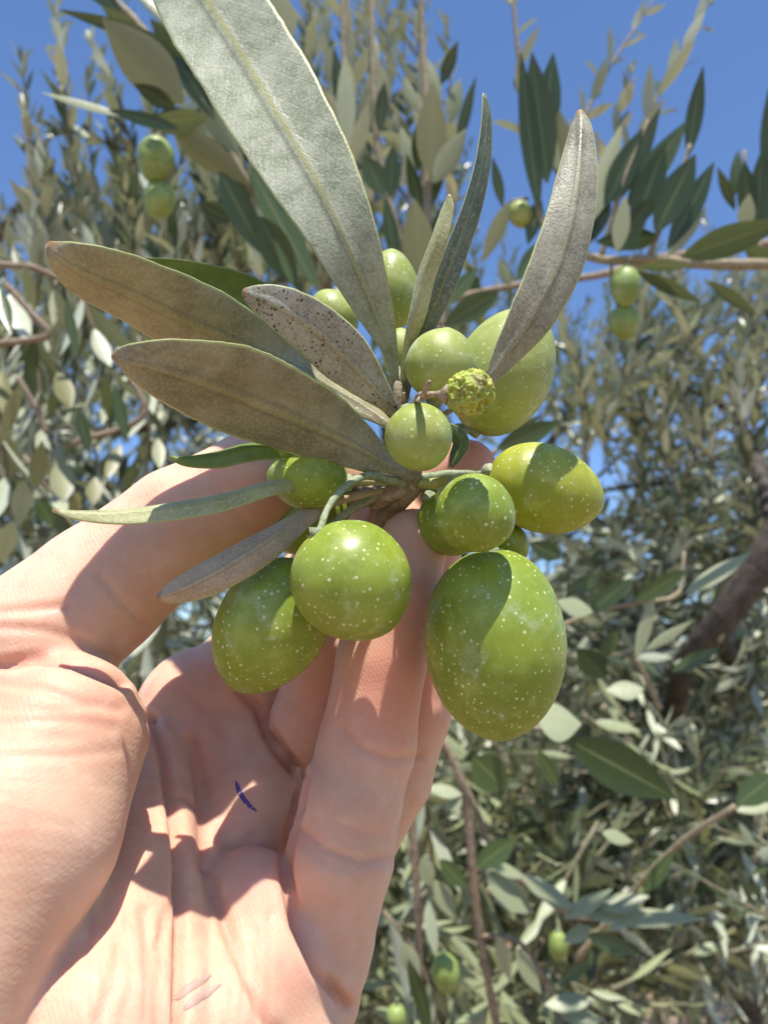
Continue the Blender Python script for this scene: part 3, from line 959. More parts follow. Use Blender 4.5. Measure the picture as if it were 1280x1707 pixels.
# ------------------------------------------------------------------ BACKGROUND FOLIAGE
def leaves(acc, base, direc, nrm, L, Wd, curl, fold, rnd, rows=7):
    """vectorised two-sided leaf blades; arrays of N leaves (metres)"""
    N = len(base)
    direc = norm(direc); side = norm(np.cross(direc, nrm)); nrm = np.cross(side, direc)
    t = np.linspace(0, 1, rows)
    prof = np.maximum(np.sin(np.pi * np.clip(t, 0, 1) ** 0.88) ** 0.95, 0.05); prof[0] = 0.06
    prof[-1] = 0.03
    V = np.zeros((N, rows, 3, 3))
    for i in range(rows):
        c = base + direc * (L * t[i])[:, None] + nrm * (curl * L * (t[i] ** 2 - 0.0))[:, None]
        for j, s in enumerate((-1, 0, 1)):
            V[:, i, j] = c + side * (s * Wd * prof[i])[:, None] + nrm * (abs(s) * fold * Wd * prof[i])[:, None]
    Fq = []
    for i in range(rows - 1):
        for j in range(2):
            a = i * 3 + j
            Fq.append((a, a + 1, a + 4, a + 3))
    Fq = np.array(Fq)
    F = (Fq[None] + (np.arange(N) * rows * 3)[:, None, None]).reshape(-1, 4)
    acc.add(V.reshape(-1, 3), F, rnd=np.repeat(rnd, rows * 3), across=np.tile(np.tile([-1.0, 0.0, 1.0], rows), N))


def shoot(LA, TA, P, r0, Ll, Wl, gap, spread=(16, 50), start=0.06, tipshrink=0.55, droop=0.0, sides=5, up=None):
    """a stem through world points P carrying opposite pairs of leaves"""
    n = max(6, len(P) * 4)
    Cv = catmull(np.asarray(P, float), n)
    R = np.linspace(r0, r0 * 0.35, n)
    TA.add(*tube_arrays(Cv, R, sides))
    seg = np.linalg.norm(np.diff(Cv, axis=0), axis=1); cum = np.concatenate([[0], np.cumsum(seg)])
    tot = cum[-1]
    ds = np.arange(tot * start, tot, gap)
    if len(ds) == 0: return
    q = np.interp(ds, cum, np.arange(n))
    pos = np.stack([np.interp(q, np.arange(n), Cv[:, k]) for k in range(3)], 1)
    T = norm(np.stack([np.interp(q, np.arange(n), np.gradient(Cv, axis=0)[:, k]) for k in range(3)], 1))
    ref = norm(RNG.normal(size=3)) if up is None else up
    a0 = RNG.uniform(0, 6.28)
    B, Dr, Nr, LL, WW = [], [], [], [], []
    for i in range(len(ds)):
        X = norm(np.cross(T[i], ref)); Y = np.cross(T[i], X)
        an = a0 + i * math.pi / 2 + RNG.normal() * 0.3
        f = 1 - tipshrink * (ds[i] / tot) ** 2.0
        for s in (0, math.pi):
            if RNG.random() < 0.07: continue
            o = X * math.cos(an + s) + Y * math.sin(an + s)
            sp = math.radians(RNG.uniform(*spread))
            dv = T[i] * math.cos(sp) + o * math.sin(sp) + np.array([0, 0, -droop])
            B.append(pos[i]); Dr.append(dv)
            Nr.append(T[i] * math.sin(sp) - o * math.cos(sp) + RNG.normal(size=3) * 0.25)
            k = f * RNG.uniform(0.75, 1.15)
            LL.append(Ll * k); WW.append(Wl * k * RNG.uniform(0.8, 1.2))
    # terminal pair
    for s in (-1, 1):
        B.append(pos[-1]); Dr.append(T[-1] + RNG.normal(size=3) * 0.15); Nr.append(norm(RNG.normal(size=3)))
        LL.append(Ll * 0.4); WW.append(Wl * 0.45)
    N = len(B)
    # topside towards the stem tip side (+nrm)
    leaves(LA, np.array(B), np.array(Dr), np.array(Nr), np.array(LL), np.array(WW), RNG.normal(0, 0.07, N) - 0.05, RNG.uniform(0.1, 0.4, N), RNG.random(N))


def hand_leaves(LA, specs):
    """(tipx,tipy,basex,basey,depth_base_mm,ddepth,halfwidth px,side, roll, bend, rnd) side 't' top / 'u' underside towards the viewer"""
    for sp in specs:
        tx, ty, bx, by, d, dd, hw, side_, roll, curl, rnd = sp
        b = cc(bx, by, d); t = cc(tx, ty, d + dd)
        dv = t - b; L = np.linalg.norm(dv)
        v = norm(-(b + t) / 2); n0 = norm(v - v.dot(norm(dv)) * norm(dv)); s0 = np.cross(norm(dv), n0)
        r = math.radians(roll)
        n = n0 * math.cos(r) + s0 * math.sin(r)
        if side_ == 'u' and rnd <= 0.45 and by > 900:      # leaves lying open to the sky
            su = SUN_C - SUN_C.dot(norm(dv)) * norm(dv)
            n = norm(n0 + 1.1 * su); hw = hw / max(n.dot(n0), 0.6)
        if side_ == 'u': n = -n
        nw = n @ RC.T; dw = dv @ RC.T
        leaves(LA, world(b)[None], dw[None], nw[None], np.array([L * 0.001]), np.array([hw * d / FPX * 0.001]), np.array([curl]), np.array([0.18]), np.array([rnd]), rows=11)


def branch(name, loc, label, cat, specs, twigs, group=None, mat='foliage', tmat='twig', shoots=()):
    ns = len(specs)
    e = empty(name, loc, label, cat, group)
    LA, TA = Acc(), Acc()
    hand_leaves(LA, specs)
    for tw in twigs: px_tube(TA, tw, 4 * len(tw) + 4, 8, 0.06)
    n0 = sum(len(f) for f in LA.F)
    for sh in shoots:
        pts, r0, Ll, Wl, gap = sh[:5]
        kw = sh[5] if len(sh) > 5 else {}
        shoot(LA, TA, [W(*p) for p in pts], r0, Ll, Wl, gap, **kw)
    n1 = sum(len(f) for f in LA.F) - n0
    LA.build('foliage', [M[mat], M['foliage_silver']], e, mid=np.concatenate([np.zeros(n0, int), np.ones(n1, int)]))
    if TA.n: TA.build('wood', [M[tmat]], e)
    return e


G1 = 'olive branches behind the twig in the hand'
# dark branch upper left with two olives
branch('olive_branch', W(300, 100, 330), 'shaded olive branch crossing the upper left corner behind the largest leaf', 'branch', [
    (168, 26, 305, 172, 320, -10, 40, 'u', 0, 0.05, 0.9), (100, 17, 285, 70, 320, 0, 11, 't', 10, 0.04, 0.2), (66, 150, 215, 195, 310, 0, 9, 'u', 45, 0.02, 0.3),
    (180, 182, 300, 215, 310, 0, 12, 't', 20, 0.0, 0.1), (225, 140, 295, 182, 320, 0, 15, 't', 0, 0.05, 0.2), (240, 205, 345, 195, 325, 0, 22, 't', -20, 0.05, 0.1),
    (415, 305, 285, 212, 330, 0, 24, 'u', 0, 0.05, 0.95), (440, 425, 366, 285, 330, 0, 24, 't', 0, -0.06, 0.15), (495, 480, 432, 360, 325, 0, 27, 't', 10, -0.04, 0.1),
    (332, 338, 385, 368, 335, 0, 17, 't', 0, 0.05, 0.1), (530, 490, 415, 275, 340, 0, 26, 't', -30, 0.03, 0.9), (457, 400, 490, 480, 310, 0, 9, 't', 40, 0.03, 0.9),
    (270, 90, 170, 10, 330, 0, 15, 't', 30, 0.05, 0.3), (330, 130, 250, 30, 335, 0, 15, 't', 20, 0, 0.2), (360, 200, 290, 90, 335, 0, 16, 't', 0, 0, 0.2),
    (400, 260, 330, 160, 335, 0, 20, 'u', 10, 0, 0.5), (120, -60, 200, 20, 335, 0, 18, 't', 10, 0, 0.3), (250, 30, 330, 110, 340, 0, 18, 'u', 0, 0, 0.1),
    (210, -30, 300, 60, 345, 0, 14, 't', 50, 0, 0.6), (420, 330, 350, 230, 345, 0, 18, 't', 20, 0, 0.3)],
    [[(120, -60, 345, 8), (230, 40, 345, 8), (320, 150, 340, 7), (370, 230, 340, 6), (410, 300, 340, 6), (470, 400, 345, 5)], [(300, 130, 340, 4), (275, 190, 335, 3), (262, 232, 332, 3)],
     [(262, 232, 332, 3), (285, 280, 332, 2.5), (272, 308, 333, 2.5)]], G1)
# centre top cluster
branch('olive_branch', W(705, 300, 400), 'upright olive shoot with tan-backed leaves at the top centre', 'branch', [
    (722, 132, 716, 292, 380, 0, 26, 'u', 0, 0.03, 0.98), (778, 212, 722, 305, 380, 0, 19, 'u', 0, 0.03, 0.85), (690, 328, 702, 462, 360, 0, 27, 'u', 0, 0.03, 0.99),
    (770, 125, 748, 205, 400, 0, 14, 'u', 10, 0.1, 0.2), (700, 195, 696, 285, 395, 0, 13, 't', 10, 0.1, 0.1), (760, 75, 735, 140, 400, 0, 11, 't', 0, 0.2, 0.2), (705, 80, 735, 170, 400, 0, 12, 'u', 20, 0.1, 0.2),
    (672, 125, 700, 190, 400, 0, 9, 'u', 10, 0.1, 0.3), (668, 205, 690, 290, 400, 0, 11, 'u', 10, 0.1, 0.3), (785, 130, 760, 250, 400, 0, 12, 't', 40, 0.1, 0.4), (675, 260, 705, 360, 395, 0, 12, 't', 20, 0.1, 0.2),
    (740, 240, 715, 350, 395, 0, 12, 't', 20, 0.1, 0.4), (575, 85, 578, 245, 380, 0, 16, 'u', 0, 0.03, 0.75), (556, 80, 572, 200, 385, 0, 12, 't', 20, 0.03, 0.2), (625, 50, 621, 130, 400, 0, 10, 'u', 0, 0.15, 0.1),
    (606, 258, 640, 325, 370, 0, 20, 't', 10, 0.05, 0.8), (462, -30, 472, 80, 330, 0, 27, 'u', 0, 0.03, 0.9), (655, 240, 650, 330, 380, 0, 14, 't', 10, 0.03, 0.2), (640, 330, 660, 440, 380, 0, 15, 't', 30, 0.05, 0.4),
    (745, 330, 716, 430, 370, 0, 14, 't', 10, 0.05, 0.3), (640, 140, 632, 220, 390, 0, 12, 't', 0, 0.1, 0.6), (690, 10, 705, 60, 400, 0, 10, 'u', 0, 0.1, 0.2)],
    [[(700, -60, 400, 4), (704, 60, 400, 5), (712, 200, 395, 6), (712, 320, 390, 7), (715, 420, 385, 7), (740, 560, 385, 8)], [(620, -40, 400, 4), (622, 120, 395, 5), (632, 260, 392, 6), (670, 420, 390, 6)],
     [(570, -30, 400, 4), (578, 200, 395, 5), (600, 330, 392, 5)]], G1,
    shoots=[([(x, -30 + k, d), (x + 8, 130, d), (x + 14, 360, d)][::-1], 0.0013, L, 0.0056, 0.011) for x, k, d, L in
            ((505, 0, 560, .04), (540, 60, 620, .036), (575, -20, 520, .04), (606, 40, 640, .036), (640, -20, 600, .036), (668, 60, 560, .034), (690, -30, 520, .038), (742, 60, 600, .03))])
# right spray
branch('olive_branch', W(1000, 430, 350), 'fan of dark olive leaves against the sky on the upper right, above two olives', 'branch', [
    (866, 92, 898, 352, 350, 0, 17, 't', 10, 0.05, 0.2), (887, 92, 912, 305, 350, 0, 26, 't', 0, 0.05, 0.5), (926, 82, 902, 250, 355, 0, 22, 't', 20, -0.05, 0.15), (910, 172, 935, 290, 350, 0, 18, 'u', 20, 0.05, 0.3),
    (932, 182, 940, 305, 350, 0, 22, 'u', 0, 0.0, 0.95), (1036, 205, 985, 370, 345, 0, 20, 'u', 0, 0.05, 0.8), (1070, 215, 1008, 345, 345, 0, 21, 't', 0, 0.03, 0.2), (1097, 183, 1035, 330, 350, 0, 15, 't', 10, 0.05, 0.5),
    (1143, 206, 1045, 345, 345, 0, 22, 't', -10, 0.05, 0.9), (1106, 243, 1055, 385, 340, 0, 25, 't', 10, 0.05, 0.1), (1168, 118, 1146, 262, 345, 0, 14, 't', 10, 0.1, 0.1), (1157, 260, 1092, 388, 335, 0, 27, 't', 0, 0.05, 0.3),
    (1197, 262, 1112, 415, 335, 0, 19, 't', 10, -0.08, 0.15), (1182, 343, 1112, 428, 335, 0, 11, 'u', 10, 0.08, 0.3), (1043, 324, 1029, 420, 330, 0, 14, 'u', 0, 0.03, 0.85), (990, 405, 1100, 395, 345, 0, 20, 't', 20, 0.05, 0.1),
    (1310, 368, 1135, 428, 300, -20, 25, 't', 0, 0.03, 1.0), (1168, 502, 1062, 452, 330, 0, 12, 't', 10, 0.05, 0.5), (1155, 440, 1060, 444, 330, 0, 10, 't', 30, 0.05, 0.8), (1262, 524, 1180, 468, 340, 0, 11, 't', 10, 0.05, 0.4),
    (803, 438, 850, 333, 360, 0, 14, 'u', 10, 0.02, 0.95), (820, 262, 838, 345, 370, 0, 9, 't', 10, 0.05, 0.6), (880, 410, 900, 330, 360, 0, 14, 't', 10, 0.05, 0.8), (1012, 300, 990, 400, 350, 0, 16, 't', 10, 0.05, 0.2),
    (1080, 330, 1030, 420, 340, 0, 18, 't', 10, 0.05, 0.4), (960, 240, 950, 400, 355, 0, 16, 't', 20, 0.05, 0.3), (735, 545, 832, 485, 330, 0, 21, 't', 0, 0.05, 0.95), (735, 516, 795, 448, 340, 0, 14, 't', 20, 0.05, 0.9),
    (860, 470, 905, 400, 350, 0, 14, 't', 10, 0.05, 0.8), (1000, 335, 965, 420, 350, 0, 15, 't', 20, 0.05, 0.3)],
    [[(1330, 440, 350, 9), (1180, 440, 345, 9), (1080, 432, 345, 8), (1000, 432, 348, 7), (930, 400, 352, 6), (895, 340, 355, 5), (865, 95, 358, 3.5), (852, -30, 360, 3)],
     [(1000, 432, 348, 5), (1040, 300, 345, 4), (1080, 200, 345, 3)], [(1080, 432, 345, 5), (1120, 330, 340, 3), (1150, 240, 340, 3)], [(1050, 432, 346, 3), (1046, 440, 345, 3), (1043, 446, 345, 3)], [(1020, 434, 346, 3), (1018, 480, 348, 2.5), (1030, 510, 350, 2.5)]], G1,
    shoots=[([(895, 300, 400), (865, 120, 410), (852, -30, 420)], 0.0012, 0.030, 0.004, 0.02), ([(940, 280, 420), (1000, 140, 430), (1100, -20, 440)], 0.0013, 0.024, 0.0035, 0.013),
            ([(1040, 300, 400), (1090, 170, 410), (1200, -30, 420)], 0.0013, 0.030, 0.004, 0.016), ([(1000, 330, 450), (1030, 200, 450), (1050, 120, 450)], 0.0010, 0.024, 0.004, 0.012)])
branch('olive_branch', W(1300, 330, 380), 'tuft of dark leaves cut off by the right edge, upper right', 'branch', [
    (1280, 150, 1290, 330, 380, 0, 18, 't', 10, 0.05, 0.3), (1232, 245, 1222, 330, 380, 0, 10, 't', 10, -0.1, 0.6), (1195, 280, 1225, 350, 380, 0, 9, 't', 10, 0.1, 0.5), (1240, 270, 1250, 380, 375, 0, 16, 't', 10, 0.05, 0.2),
    (1270, 250, 1262, 385, 375, 0, 17, 't', 0, 0.05, 0.15), (1250, 320, 1240, 385, 370, 0, 14, 'u', 10, 0.05, 0.9), (1300, 230, 1285, 400, 370, 0, 20, 't', 10, 0.05, 0.3), (1310, 450, 1240, 410, 370, 0, 16, 't', 10, 0.05, 0.7)],
    [[(1240, 250, 382, 3), (1250, 390, 380, 5), (1330, 460, 380, 7)]], G1)
branch('olive_branch', W(900, 470, 480), 'bare reddish twig running behind the curved upright leaf', 'branch', [
    (780, 440, 800, 500, 470, 0, 9, 't', 0, 0.1, 0.7), (830, 430, 850, 480, 470, 0, 9, 'u', 0, 0.1, 0.2), (900, 520, 880, 470, 470, 0, 10, 't', 10, 0.1, 0.8)],
    [[(740, 505, 470, 4), (800, 486, 470, 5), (900, 470, 475, 6), (1000, 458, 480, 6), (1100, 430, 500, 7), (1330, 400, 520, 8)]], G1, tmat='redtwig')
# left hanging leaves
lhs = []
for (a, b, c_, d_, hw, s, r) in [(72, 735, 60, 815, 22, 'u', .95), (98, 757, 108, 835, 29, 'u', .9), (155, 840, 158, 795, 19, 'u', .95), (4, 610, 16, 715, 20, 'u', .97), (0, 745, 34, 640, 16, 'u', .9), (118, 678, 95, 620, 22, 'u', .97),
                                 (266, 780, 262, 730, 15, 'u', .85), (60, 560, 45, 650, 16, 't', .8), (130, 600, 110, 500, 12, 't', .9), (80, 700, 100, 640, 12, 't', .6), (20, 800, 10, 720, 20, 'u', .9), (30, 880, 40, 800, 22, 'u', .8),
                                 (0, 940, 20, 870, 24, 'u', .6), (90, 880, 60, 830, 20, 't', .7), (150, 760, 130, 680, 14, 't', .5), (180, 700, 175, 620, 13, 't', .4), (215, 740, 190, 640, 15, 't', .8), (240, 700, 245, 620, 12, 'u', .5),
                                 (120, 560, 90, 480, 14, 'u', .3), (175, 800, 200, 740, 16, 'u', .95), (210, 820, 225, 770, 14, 't', .3), (120, 870, 130, 820, 15, 'u', .9), (60, 520, 40, 440, 14, 'u', .1), (20, 560, 0, 480, 14, 't', .6)]:
    lhs.append((a, b, c_, d_, 390 + RNG.uniform(-30, 50), RNG.uniform(-20, 20), hw * 0.72, s, RNG.uniform(-15, 25), 0.04, r))
branch('olive_branch', W(20, 560, 420), 'drooping olive branch with rounded olive-brown leaves at the left edge, behind the thumb', 'branch', lhs,
       [[(-60, 436, 420, 5), (0, 441, 420, 6), (60, 447, 425, 5), (130, 480, 430, 4)], [(15, 478, 410, 5), (55, 525, 410, 6), (82, 556, 410, 6), (40, 568, 410, 6), (-40, 575, 410, 6)], [(30, 630, 400, 5), (60, 680, 400, 5), (78, 722, 400, 4)],
        [(190, 590, 430, 4), (240, 690, 430, 5), (120, 740, 430, 5)]], G1, tmat='redtwig',
       shoots=[([(10, 470, 440), (60, 600, 440), (70, 760, 440)], 0.0014, 0.045, 0.006, 0.02, dict(droop=0.3)), ([(130, 480, 470), (170, 600, 470), (180, 760, 470)], 0.0014, 0.045, 0.006, 0.02, dict(droop=0.3)),
               ([(-20, 640, 400), (10, 780, 400), (20, 960, 400)], 0.0014, 0.045, 0.007, 0.022, dict(droop=0.3)), ([(230, 560, 500), (250, 660, 500), (240, 800, 500)], 0.0014, 0.04, 0.006, 0.02, dict(droop=0.3)),
               ([(40, 760, 430), (110, 860, 430), (170, 980, 430)], 0.0014, 0.045, 0.006, 0.02, dict(droop=0.2)), ([(280, 1000, 420), (250, 1060, 420), (220, 1160, 430)], 0.0014, 0.045, 0.006, 0.022, dict(droop=0.2))])
# behind olive nine
branch('olive_branch', W(880, 720, 300), 'grey-green leaf pair just behind the sideways olive', 'branch', [
    (934, 702, 828, 748, 260, 0, 19, 't', 0, 0.04, 0.95), (900, 690, 840, 735, 270, 0, 10, 't', 30, 0.04, 0.7), (880, 905, 935, 930, 260, 0, 16, 't', 10, 0.04, 0.1)],
    [[(828, 750, 262, 4), (800, 800, 270, 5), (840, 960, 290, 6)]], G1)
# middle right larger leaves
branch('olive_branch', W(1090, 1000, 380), 'slanting grey-green olive shoot in front of the dark limb on the right', 'branch', [
    (1145, 950, 1058, 1002, 360, 0, 16, 't', 10, 0.05, 0.95), (1253, 916, 1140, 990, 370, 0, 13, 'u', 0, 0.05, 0.4), (1052, 965, 982, 1020, 360, 0, 17, 't', 0, 0.05, 0.35), (928, 1000, 988, 1020, 350, 0, 15, 'u', 0, 0.05, 0.2),
    (1092, 990, 1060, 1100, 360, 0, 11, 'u', 10, 0.02, 0.6), (1155, 1035, 1075, 1085, 360, 0, 9, 'u', 10, 0.02, 0.5), (1030, 1050, 1000, 1100, 370, 0, 12, 't', 10, 0.02, 0.9), (960, 1080, 1010, 1130, 350, 0, 22, 't', 0, 0.02, 0.1),
    (1010, 1150, 1072, 1148, 340, 0, 16, 'u', 0, 0.03, 0.2), (970, 1205, 892, 1195, 300, 0, 31, 'u', 0, 0.05, 0.3), (1200, 1080, 1120, 1120, 380, 0, 12, 't', 0, 0.03, 0.8), (1000, 960, 950, 985, 380, 0, 13, 't', 0, .03, .8)],
    [[(1140, 920, 385, 3), (1130, 990, 380, 4), (1060, 1005, 372, 4), (985, 1022, 372, 4), (900, 1060, 372, 4)], [(1062, 1100, 372, 4), (1100, 1180, 380, 5)]], G1)
# lower right
branch('olive_branch', W(950, 1230, 300), 'single broad dark green leaf below the largest olive', 'branch', [
    (1123, 1330, 945, 1232, 300, 0, 38, 't', 0, 0.04, 0.05), (845, 1318, 788, 1262, 330, 0, 30, 't', 0, 0.03, 1.0), (895, 1250, 930, 1310, 330, 0, 14, 't', 20, 0.03, 0.9)],
    [[(950, 1235, 302, 3), (900, 1215, 310, 4), (820, 1200, 330, 5)]], G1)
branch('olive_branch', W(790, 1480, 420), 'tan twigs with pale bright olive leaves at the bottom centre', 'branch', [
    (965, 1516, 868, 1460, 400, 0, 15, 'u', 0, 0.05, 0.25), (893, 1522, 810, 1452, 400, 0, 25, 'u', 0, 0.05, 0.3), (880, 1462, 815, 1440, 400, 0, 10, 'u', 20, 0.05, 0.3), (1082, 1492, 998, 1514, 400, 0, 15, 'u', 0, 0.05, 0.2),
    (1178, 1530, 968, 1527, 400, 0, 15, 'u', 0, 0.02, 0.25), (1022, 1484, 938, 1532, 400, 0, 13, 'u', 0, -0.05, 0.4), (1064, 1592, 978, 1558, 400, 0, 15, 't', 0, 0.05, 0.9), (938, 1570, 985, 1545, 400, 0, 13, 'u', 0, 0.05, 0.3),
    (992, 1664, 908, 1676, 400, 0, 15, 'u', 0, 0.05, 0.3), (762, 1532, 724, 1468, 400, 0, 15, 'u', 0, 0.05, 0.3), (722, 1482, 704, 1428, 400, 0, 14, 'u', 0, 0.05, 0.4), (778, 1482, 733, 1433, 400, 0, 15, 't', 0, 0.05, 0.9),
    (862, 1398, 794, 1446, 390, 0, 19, 't', 0, 0.05, 1.0), (1056, 1402, 1003, 1388, 410, 0, 11, 'u', 0, 0.05, 0.3), (1125, 1418, 1072, 1492, 410, 0, 12, 't', 0, 0.05, 0.9), (905, 1660, 860, 1580, 400, 0, 14, 'u', 0, 0.05, 0.4),
    (850, 1640, 830, 1560, 400, 0, 12, 'u', 10, 0.05, 0.8), (740, 1350, 770, 1330, 400, 0, 12, 'u', 0, 0.05, 0.4), (710, 1310, 770, 1325, 400, 0, 11, 'u', 0, 0.05, 0.4), (1010, 1700, 930, 1690, 400, 0, 13, 'u', 0, 0.05, 0.3),
    (700, 1640, 670, 1570, 400, 0, 15, 'u', 0, 0.05, 0.7), (985, 1600, 930, 1640, 400, 0, 11, 't', 0, 0.05, 0.7), (720, 1720, 680, 1600, 395, 0, 13, 't', 10, .05, .2)],
    [[(684, 1340, 405, 6), (690, 1420, 405, 7), (696, 1510, 405, 6), (700, 1640, 410, 6)], [(738, 1230, 410, 5), (775, 1330, 410, 7), (790, 1480, 410, 8), (805, 1590, 412, 7), (830, 1720, 415, 7)], [(740, 1240, 415, 5), (785, 1330, 415, 5), (818, 1415, 412, 5)],
     [(795, 1450, 410, 4), (870, 1470, 408, 4), (960, 1530, 408, 4), (1070, 1520, 410, 3)], [(800, 1560, 410, 4), (870, 1575, 410, 4), (930, 1680, 408, 4)]], G1, tmat='redtwig',
    shoots=[([(700, 1300, 450), (720, 1420, 450), (700, 1560, 450)], 0.0014, 0.045, 0.006, 0.022, dict(droop=0.3)), 
            ([(640, 1520, 440), (700, 1600, 440), (730, 1720, 440)], 0.0014, 0.045, 0.006, 0.022, dict(droop=0.2))])
branch('olive_branch', W(1200, 1480, 500), 'feathery grey olive shoot at the lower right edge', 'branch', [
    (1296, 1290, 1228, 1342, 380, 0, 22, 't', 0, 0.04, 0.85), (1300, 1340, 1225, 1352, 400, 0, 9, 'u', 0, 0.04, 0.3)],
    [[(1225, 1345, 400, 5), (1140, 1400, 420, 5), (1060, 1480, 440, 5), (960, 1600, 460, 5)]], G1,
    shoots=[([(1330, 1560, 480), (1230, 1500, 480), (1120, 1440, 480)], 0.0013, 0.034, 0.004, 0.013), ([(1330, 1440, 520), (1240, 1400, 520), (1150, 1360, 520)], 0.0013, 0.034, 0.004, 0.014)])

# far olives
GO = 'olives on branches in the background'
olive((260, 266, 333), 39, 31, 0, 'olive_far', 'upper olive of the blurred pair in the upper left', GO, seed=31, res=(32, 20), stalk=([(262, 225, 332, 3)], 'stalk'))
olive((266, 333, 333), 30, 27, 15, 'olive_far', 'lower olive of the blurred pair in the upper left', GO, seed=32, res=(32, 20), stalk=([(275, 300, 334, 2.5)], 'stalk'))
olive((1043, 477, 345), 34, 25, 0, 'olive_far', 'upper olive of the pair hanging under the right fan of leaves', GO, seed=33, res=(32, 20), stalk=([(1045, 440, 345, 3)], 'stalk'))
olive((1041, 537, 350), 29, 26, -10, 'olive_far', 'lower olive of the pair hanging under the right fan of leaves', GO, seed=34, res=(32, 20), stalk=([(1036, 506, 350, 3)], 'stalk'))
olive((868, 357, 362), 23, 20, -30, 'olive_pale', 'blurred pale olive left of the curved upright leaf', GO, seed=35, res=(32, 20), stalk=([(855, 335, 362, 3), (880, 330, 360, 3)], 'drystalk'))
olive((743, 1622, 420), 33, 23, -5, 'olive_far', 'blurred yellow-green olive among the leaves at the bottom centre', GO, seed=36, res=(32, 20), stalk=([(740, 1585, 420, 3)], 'stalk'))
olive((930, 1577, 430), 24, 16, 0, 'olive_far', 'small blurred olive below the bright lower leaves', GO, seed=37, res=(32, 20), stalk=([(928, 1550, 430, 3)], 'stalk'))
olive((661, 1695, 420), 19, 17, 0, 'olive_far', 'blurred olive cut by the bottom edge beside the hand', GO, seed=38, res=(32, 20), stalk=([(662, 1665, 420, 3)], 'stalk'))
olive((748, 1316 + 0, 700), 12, 10, 0, 'olive_far', 'tiny far olive below the largest one', GO, seed=39, res=(24, 16), stalk=([(748, 1300, 700, 2)], 'stalk'))


# ------------------------------------------------------------------ TREES
def mass(LA, TA, regions):
    """each region: (x0,y0,x1,y1,d0,d1,n, shoot length m, angle deg from up (cw), angle spread, leaf length m, leaf halfwidth m, gap m, droop)"""
    for (x0, y0, x1, y1, d0, d1, n, Ls, ang, spr, Ll, Wl, gap, dr) in regions:
        n = int(n * 1.2); Wl = Wl * 0.82
        for _ in range(n):
            d = RNG.uniform(d0, d1); px = RNG.uniform(x0, x1); py = RNG.uniform(y0, y1)
            a = math.radians(ang + RNG.uniform(-spr, spr)); z = RNG.uniform(-0.5, 0.5)
            dv = norm(np.array([math.sin(a), math.cos(a), z])) * Ls * RNG.uniform(0.7, 1.3)
            dv = dv @ RC.T
            b = W(px, py, d)
            bend = RNG.normal(size=3) * 0.06 * Ls
            shoot(LA, TA, [b - dv * 0.5, b + bend, b + dv * 0.5 + np.array([0, 0, 0.08 * Ls - dr * 0.3 * Ls])], 0.0012 + 0.004 * Ls, Ll, Wl, gap, droop=dr)


def tree(label, loc, trunk, limbs, regions, mat='foliage_far', group='olive trees of the grove', shoots=()):
    e = empty('olive_tree', loc, label, 'tree', group)
    LA, TA, BA = Acc(), Acc(), Acc()
    mass(LA, TA, regions)
    for pts, d, Ll, Wl, gap in shoots:
        shoot(LA, TA, [W(x, y, d + RNG.uniform(-40, 40)) for x, y in pts], 0.0017, Ll, Wl, gap, spread=(12, 40), tipshrink=0.5)
    px_w = lambda pts: ([W(p[0], p[1], p[2]) for p in pts], [p[3] * p[2] / FPX * 0.001 for p in pts])
    for pts in trunk:
        P, R = px_w(pts)
        A = catmull(np.hstack([np.array(P), np.array(R)[:, None]]), 26)
        BA.add(*tube_arrays(A[:, :3], A[:, 3], 14, 0.07))
    tr = BA.build('trunk', [M['bark']], e)
    BB = Acc()
    for pts in limbs:
        P, R = px_w(pts)
        A = catmull(np.hstack([np.array(P), np.array(R)[:, None]]), 20)
        BB.add(*tube_arrays(A[:, :3], A[:, 3], 8, 0.07))
    if BB.n: BB.build('limb', [M['bark']], e)
    nl = sum(len(f) for f in LA.F); nt = sum(len(f) for f in TA.F)
    for V, F in zip(TA.V, TA.F): LA.V.append(V); LA.F.append(F + LA.n); LA.A['rnd'].append(np.zeros(len(V))); LA.A['across'].append(np.ones(len(V)))
    LA.build('crown', [M[mat], M['shoot']], e, mid=np.concatenate([np.zeros(nl, int), np.ones(nt, int)]))
    return e


def ground_at(px, d_h):
    """world ground point seen in column px at horizontal distance d_h (m)"""
    return np.array([(px - CX) / FPX * d_h, d_h, 0.0])


def tk(px, d_mm):
    """pixel row of ground at distance"""
    # camera frame of ground point
    p = np.array([(px - CX) / FPX * d_mm * 0.001, d_mm * 0.001, 0.0])
    c = (p - np.array([0, 0, CAMZ])) @ RC
    return (c[0] / -c[2] * FPX + CX, CY - c[1] / -c[2] * FPX, -c[2] * 1000)


